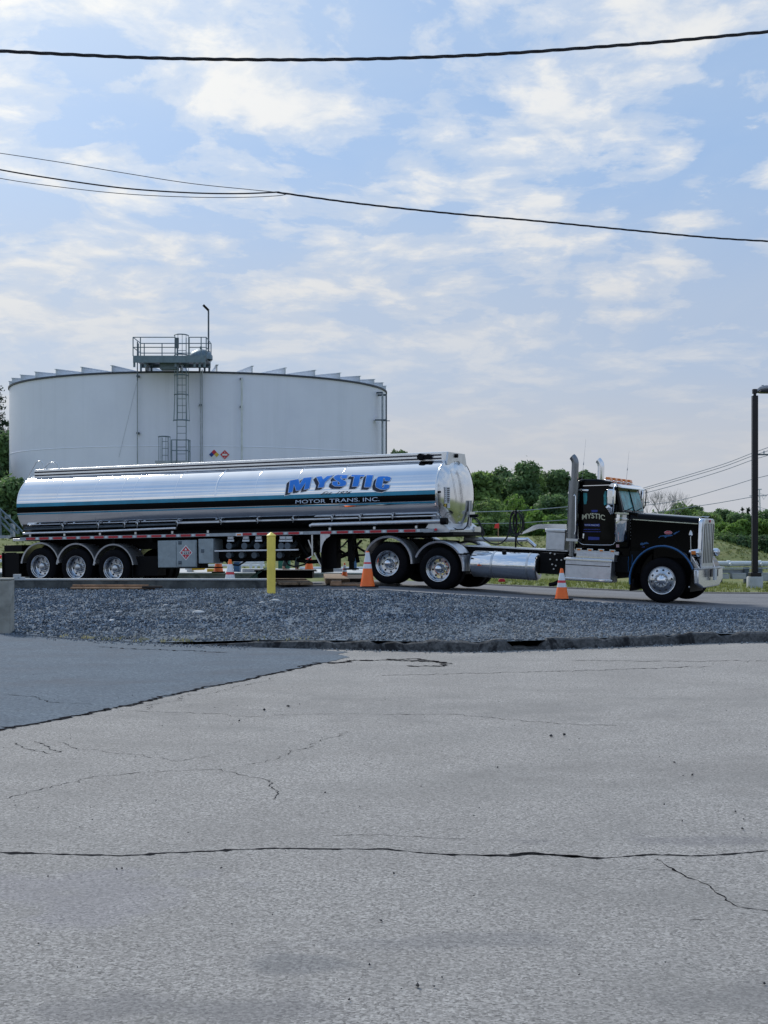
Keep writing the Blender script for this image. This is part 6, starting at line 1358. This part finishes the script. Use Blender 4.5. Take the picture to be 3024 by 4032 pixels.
cable('overhead_cable', [(1090, 757), (1400, 800), (1760, 839), (2100, 869), (2500, 908), (2800, 936), (3024, 950)], 25, .014, 'twisted black cable running down to the right edge below the thick one', .8, ext=False)
for o in COL.objects: pass
cable('overhead_cable', [(3024, 950), (3300, 966)], 25, .014, 'x', 0, ext=False) if False else None
cable('overhead_wire', [(-300, 560), (0, 603), (250, 641), (500, 683), (750, 722), (1000, 748), (1090, 757)], 25, .006, 'thin upper wire at left that joins the twisted cable', ext=False)
cable('overhead_wire', [(-300, 604), (0, 668), (250, 709), (500, 742), (750, 759), (950, 762), (1100, 756)], 25, .0125, 'thicker middle wire at left curving up into the twisted cable', ext=False)
cable('overhead_wire', [(-300, 640), (0, 702), (250, 738), (500, 764), (750, 776), (950, 777), (1090, 771), (1130, 764)], 25, .006, 'lowest thin wire at left, hanging just below the middle wire', ext=False)
for (pts, lab) in (([(2440, 1948), (2560, 1914), (2700, 1873), (2850, 1827), (2960, 1785), (3024, 1762)], 'topmost of the three power lines rising to the right behind the lamp post'), ([(2440, 1952), (2560, 1922), (2700, 1882), (2850, 1837), (2960, 1796), (3024, 1775)], 'middle of the three power lines rising to the right'), ([(2440, 1962), (2560, 1936), (2700, 1898), (2850, 1852), (2960, 1812), (3024, 1793)], 'lowest of the three power lines rising to the right'),
                   ([(2450, 2000), (2660, 1973), (2850, 1922), (2960, 1888), (3024, 1872)], 'single power line below the group of three, rising to the right'), ([(2700, 2000), (2830, 1980), (2960, 1957), (3024, 1948)], 'lowest power line, just above the tree tops at right')):
    cable('power_line', pts, 95, .020, lab, 0, 'wire_grey', cat='power line')
# utility crossarm at right edge
ut = empty('utility_pole'); q = W(3052, 2200, 96); ut.location = (q.x, 96, 0); tag(ut, 'utility pole with a steel crossarm poking in from the right edge', 'utility pole')
s_ = MB(); s_.tube([(0, 0, -.5), (0, 0, W(0, 1740, 96).z)], [.18, .13], 10); s_.build('pole', M['bark'], ut)
s_ = MB(); a = W(2978, 1790, 96)-ut.location; s_.beam(a, (2.0, 0, a.z), .14, .09); s_.build('crossarm', M['tank_dark'], ut)
s_ = MB(); a = W(3008, 1786, 96)-ut.location; s_.tube([a, a+Vector((0, 0, .18))], [.06, .04], 8); s_.build('insulator', M['tank_trim'], ut)
# lattice pylon far away
py_ = empty('power_pylon'); q = W(2985, 2120, 420); py_.location = (q.x, 420, 0); tag(py_, 'faint lattice power pylon with two crossarms far beyond the trees at right', 'pylon')
def ZZ(y): return W(0, y, 420).z
s_ = MB(); zt_ = ZZ(1928); hw = lambda z: .35+(zt_-z)*.035
for sx_, sy_ in ((1, 1), (1, -1), (-1, 1), (-1, -1)): s_.beam((sx_*hw(0), sy_*hw(0), 0), (sx_*hw(zt_), sy_*hw(zt_), zt_), .14, .14)
z = 0
while z < zt_-1:
    a, b = hw(z), hw(z+1.6); s_.beam((-a, -a, z), (b, -b, z+1.6), .09, .09); s_.beam((a, -a, z), (-b, -b, z+1.6), .09, .09); z += 1.6
s_.build('tower', M['pylon'], py_)
for y, wd_ in ((1953, 2.5), (2008, 3.0)):
    s_ = MB(); z = ZZ(y)
    for sg in (-1, 1): s_.beam((0, 0, z), (sg*wd_, 0, z), .13, .13); s_.beam((0, 0, z+.9), (sg*wd_, 0, z+.05), .10, .10); s_.beam((sg*wd_*.45, 0, z-.1), (sg*wd_*.65, 0, z-1.0), .08, .08); s_.beam((sg*wd_*.85, 0, z-.1), (sg*wd_*.65, 0, z-1.0), .08, .08)
    s_.build('crossarm', M['pylon'], py_)
s_ = MB(); s_.beam((-.9, 0, zt_), (1.0, 0, zt_+.1), .16, .3); s_.build('peak_arm', M['pylon'], py_)

# ------------------------------------------------------------- trees
def leaves(parent, blobs, n, size, mat_, name='crown', flat=.5, up=.25, shell=.55):
    blobs = np.array(blobs, float); vol = (blobs[:, 3]*blobs[:, 4]*blobs[:, 5])**.75; idx = rng.choice(len(blobs), n, p=vol/vol.sum()); B = blobs[idx]
    d = rng.normal(size=(n, 3)); d /= np.linalg.norm(d, axis=1, keepdims=True); r = shell+(1-shell)*rng.random((n, 1))**.6; r *= 1+rng.normal(0, .09, (n, 1)); r *= np.where(rng.random((n, 1)) < .07, rng.uniform(1.05, 1.28, (n, 1)), 1)
    c = B[:, :3]+d*r*B[:, 3:6]
    s = size*rng.uniform(.55, 1.35, (n, 1))
    nn = d+rng.normal(0, .8, (n, 3)); nn[:, 2] += up; nn /= np.linalg.norm(nn, axis=1, keepdims=True)
    a = np.cross(nn, rng.normal(size=(n, 3))); a /= np.linalg.norm(a, axis=1, keepdims=True); b = np.cross(nn, a)
    q = np.stack([c+a*s, c+b*s*flat, c-a*s*.9+nn*s*.25, c-b*s*flat], 1).reshape(-1, 3)
    f = np.arange(4*n).reshape(-1, 4)
    me = bpy.data.meshes.new(name); me.from_pydata(q.tolist(), [], f.tolist()); me.materials.append(mat_); me.update()
    o = bpy.data.objects.new(name, me); COL.objects.link(o); o.parent = parent; return o
def tree(x, ytop, Y, wpx, mat_i, label, cat='tree', name='leafy_tree', ybase=None, n=4200, size=.17, group='trees beyond the bank', dens=1.0, zb=None):
    q = W(x, ytop, Y); H = q.z; wd_ = wpx/FPX*Y; base = ground_z(q.x, Y) if Y < 100 else 0
    base = zb if zb is not None else base
    t = empty(name, (q.x, Y, base)); tag(t, label, cat, group); h = H-base; bl = []
    nb = 16
    for k in range(nb):
        a = random.uniform(0, 2*pi); hh = random.uniform(.22, .97); rad = wd_/2*math.sqrt(max(.05, 1-((hh-.5)/.62)**2))
        rr_ = random.uniform(.16, .30)*wd_*(1.15-hh*.45); pr = max(0, rad-rr_*.8)*random.uniform(.4, 1); bl.append((pr*cos(a), pr*sin(a), min(hh*h, h-rr_*.75), rr_, rr_, rr_*random.uniform(.65, .9)))
    bl.append((0, 0, h*.5, wd_*.34, wd_*.3, h*.36)); bl.append((random.uniform(-.1, .1)*wd_, 0, h*.84, wd_*.2, wd_*.2, h*.16))
    leaves(t, bl, n, size, LEAF[mat_i])
    m_ = MB(); m_.tube([(0, 0, -.1), (.05, 0, h*.3), (-.05, .05, h*.6), (0, 0, h*.82)], [wd_*.035+.04, wd_*.03+.03, wd_*.02+.02, .02], 8)
    for bx_, by_, bz_, r_, *_ in bl[:7]: m_.tube([(0, 0, h*.25+bz_*.2), (bx_*.5, by_*.5, bz_*.8), (bx_, by_, bz_)], [.07, .045, .015], 6)
    m_.build('trunk', M['bark'], t, smooth=60); return t
# middle wood between tank nose and cab
for a in ((1905, 1862, 104, 240, 0, 'leafy tree right behind the front head of the tanker'), (1985, 1838, 112, 210, 3, 'tallest tree of the wood left of the exhaust stack, with an uneven top'), (2070, 1824, 108, 190, 1, 'dark rounded tree in the middle of the wood left of the exhaust stack'),
          (2140, 1850, 116, 200, 0, 'tree with spiky top right of the dark rounded tree'), (2205, 1852, 104, 190, 3, 'thin topped tree nearest the exhaust stack'), (2300, 1856, 118, 130, 1, 'tree crown peeking over the cab roof between the stacks'), (1560, 1774, 125, 150, 3, 'tree crown peeking between storage tank and tanker top')):
    tree(a[0], a[1], a[2], a[3], a[4], a[5], size=.19, n=6500)
for a in ((1930, 1960, 92, 190, 0, 'broad bush in front of the trees behind the hoses'), (2040, 1945, 95, 230, 2, 'bright green broad tree in the middle behind the hose post'), (2180, 1950, 92, 190, 1, 'dark bush left of the exhaust stack'), (2110, 2012, 82, 140, 2, 'light green bush just right of the hose post'), (2190, 2030, 80, 120, 2, 'pale green low bush beside the exhaust stack'),
          (1905, 2040, 80, 120, 0, 'low bush behind the trailer nose'), (1985, 2050, 80, 110, 1, 'low dark bush behind the red flag'), (2440, 1990, 100, 200, 1, 'dark bush seen through the cab mirrors')):
    tree(a[0], a[1], a[2], a[3], a[4], a[5], 'bush', 'bush', size=.14, n=4200, group='bushes at the foot of the wood')
for a in ((1640, 1900, 122, 200, 0, 'tree mostly hidden behind the middle of the tanker barrel'), (1740, 1890, 118, 210, 1, 'tree mostly hidden behind the front end of the tanker barrel'), (1820, 1900, 110, 170, 3, 'tree mostly hidden behind the front head of the tanker')):
    tree(a[0], a[1], a[2], a[3], a[4], a[5], size=.19, n=4500)
# right hand wood
for a in ((2600, 2010, 140, 200, 1, 'dark tree behind the hood, under the bare tree'), (2690, 1978, 135, 170, 0, 'pointed leafy tree above the middle of the hood'), (2740, 1990, 150, 120, 3, 'sparse light tree between hood and grille'), (2775, 2018, 128, 180, 0, 'mid green tree behind the grille top'), (2860, 2005, 155, 170, 1, 'dark rounded tree right of the grille, far back'),
          (2905, 2020, 150, 150, 1, 'deep green tree behind and left of the lamp post'), (3010, 2008, 150, 130, 1, 'dark tree right of the lamp post at the edge')):
    tree(a[0], a[1], a[2], a[3], a[4], a[5], size=.20, n=5500)
for a in ((2830, 2058, 100, 130, 2, 'bright green bush nearest the grille'), (2885, 2062, 96, 130, 2, 'bright green bush between grille and lamp post'), (2930, 2045, 98, 120, 2, 'tall bright bush touching the lamp post on its left'), (3000, 2042, 98, 120, 2, 'bright green bush right of the lamp post'), (2850, 2100, 88, 150, 0, 'dark green low bush at the top of the bank near the grille'), (2920, 2110, 88, 150, 1, 'deep green low bush on the bank left of the lamp post'), (3010, 2110, 90, 140, 1, 'deep green low bush on the bank right of the lamp post'), (2780, 2080, 92, 130, 0, 'green bush partly hidden by the grille')):
    tree(a[0], a[1], a[2], a[3], a[4], a[5], 'bush', 'bush', size=.13, n=4600, group='bushes on the right bank', zb=-.2)
def conifer(x, ytop, Y, wpx, label, n=1800, size=.22, H0=0, name='conifer', whorls=9):
    q = W(x, ytop, Y); t = empty(name, (q.x, Y, 0)); tag(t, label, 'conifer', 'conifers'); h = q.z; wd_ = wpx/FPX*Y; bl = []
    for k in range(whorls*4):
        f = random.uniform(.12, .98); a = random.uniform(0, 2*pi); r_ = wd_/2*(1-f)*1.1+.1; bl.append((cos(a)*r_*.6, sin(a)*r_*.6, f*h, r_*.6, r_*.6, h*.035))
    leaves(t, bl, n, size, LEAF[4], flat=.3, up=0); m_ = MB(); m_.tube([(0, 0, 0), (0, 0, h*.98)], [.16, .02], 8)
    for k in range(14): f = .3+.68*k/14; a = k*2.4; m_.tube([(0, 0, f*h), (cos(a)*wd_/2*(1.1-f), sin(a)*wd_/2*(1.1-f), f*h+.1)], [.04, .01], 5)
    m_.build('trunk', M['bark'], t); return t
conifer(2946, 1998, 165, 34, 'small dark conifer tip right above the bushes left of the lamp post')
conifer(2925, 2000, 168, 22, 'tiny narrow conifer tip just left of the other one')
# tall pine at the far left
def pine(x, ytop, Y, wpx, label):
    q = W(x, ytop, Y); t = empty('pine_tree', (q.x, Y, 0)); tag(t, label, 'pine tree', 'pines at the left edge'); h = q.z; wd_ = wpx/FPX*Y; bl = []; m_ = MB(); m_.tube([(0, 0, 0), (.1, 0, h*.5), (0, 0, h)], [.26, .18, .04], 10)
    for k in range(46):
        f = .10+.88*k/46+random.uniform(-.01, .01); a = k*2.4+random.uniform(-.4, .4); r_ = wd_/2*(1.12-f)*random.uniform(.6, 1.05)
        ex_, ey_, ez_ = cos(a)*r_, sin(a)*r_, f*h+.12*r_; m_.tube([(0, 0, f*h), (ex_*.5, ey_*.5, f*h+.02), (ex_, ey_, ez_)], [.06, .045, .015], 5)
        for j in range(4 if f < .78 else 2): g_ = .35+.2*j; s__ = .42+.5*(1-f); bl.append((ex_*g_, ey_*g_, f*h+.1*g_*r_, s__*1.1, s__*1.1, .28+(.35 if f < .7 else 0)))
    leaves(t, bl, 15000, .14, LEAF[4], flat=.3, up=0, shell=.15); m_.build('trunk', M['bark'], t, smooth=50); return t
pine(-22, 1500, 92, 330, 'tall dark pine at the left edge beside the storage tank'); pine(-190, 1420, 96, 380, 'second tall pine further left beyond the frame edge')
for x, y, Y, lab in ((20, 1700, 88, 'dark bushy tree below the pine beside the tank wall'), (-60, 1780, 84, 'dark bushy tree at the left edge under the pine'), (30, 1880, 80, 'dark undergrowth bush between tank wall and stair rail')):
    tree(x, y, Y, 260, 1, lab, group='undergrowth at the left edge', n=5200, size=.18)
# bare tree
bt = empty('bare_tree', (W(2605, 2120, 120).x, 120, 0)); tag(bt, 'leafless grey tree with thin upright twigs behind the hood', 'tree'); m_ = MB()
def branch(p, d, l, r_, k):
    e = p+d*l; m_.tube([p, (p+e)/2+Vector((random.uniform(-.05, .05)*l, 0, 0)), e], [r_, r_*.8, r_*.55], 5, cap=False)
    if k == 0: return
    for _ in range(3 if k > 2 else 4):
        nd = (d+Vector((random.gauss(0, .42), random.gauss(0, .42), random.uniform(.0, .35)))).normalized(); branch(e-d*l*random.uniform(0, .35), nd, l*random.uniform(.6, .85), r_*.6, k-1)
zt_ = W(0, 1905, 120).z
for dx_ in (-.55, -.2, .2, .5): branch(Vector((dx_, 0, 1.0)), Vector((dx_*.35, 0, 1)).normalized(), zt_*.30, .035, 4)
m_.tube([(0, 0, -.1), (0, 0, 1.2)], [.2, .16], 8); m_.build('branches', M['bark_pale'], bt, smooth=0, fix=False)
# woods on the other side of the lot (seen only as reflections)
wd = MB(); bl = []
for k in range(34): x = -75+k*4.6; h = random.uniform(4.5, 7.5); bl.append((x, -62+random.uniform(-3, 3), h*.5, 3.6, 3, h*.5))
hh = empty('far_woodland', (0, 0, 0)); leaves(None, bl, 9000, .8, LEAF[1], 'woodland'); bpy.data.objects.remove(hh)
for o in COL.objects:
    if o.name == 'woodland': tag(o, 'belt of dark trees on the far side of the lot behind the viewer', 'woodland', kind='stuff')
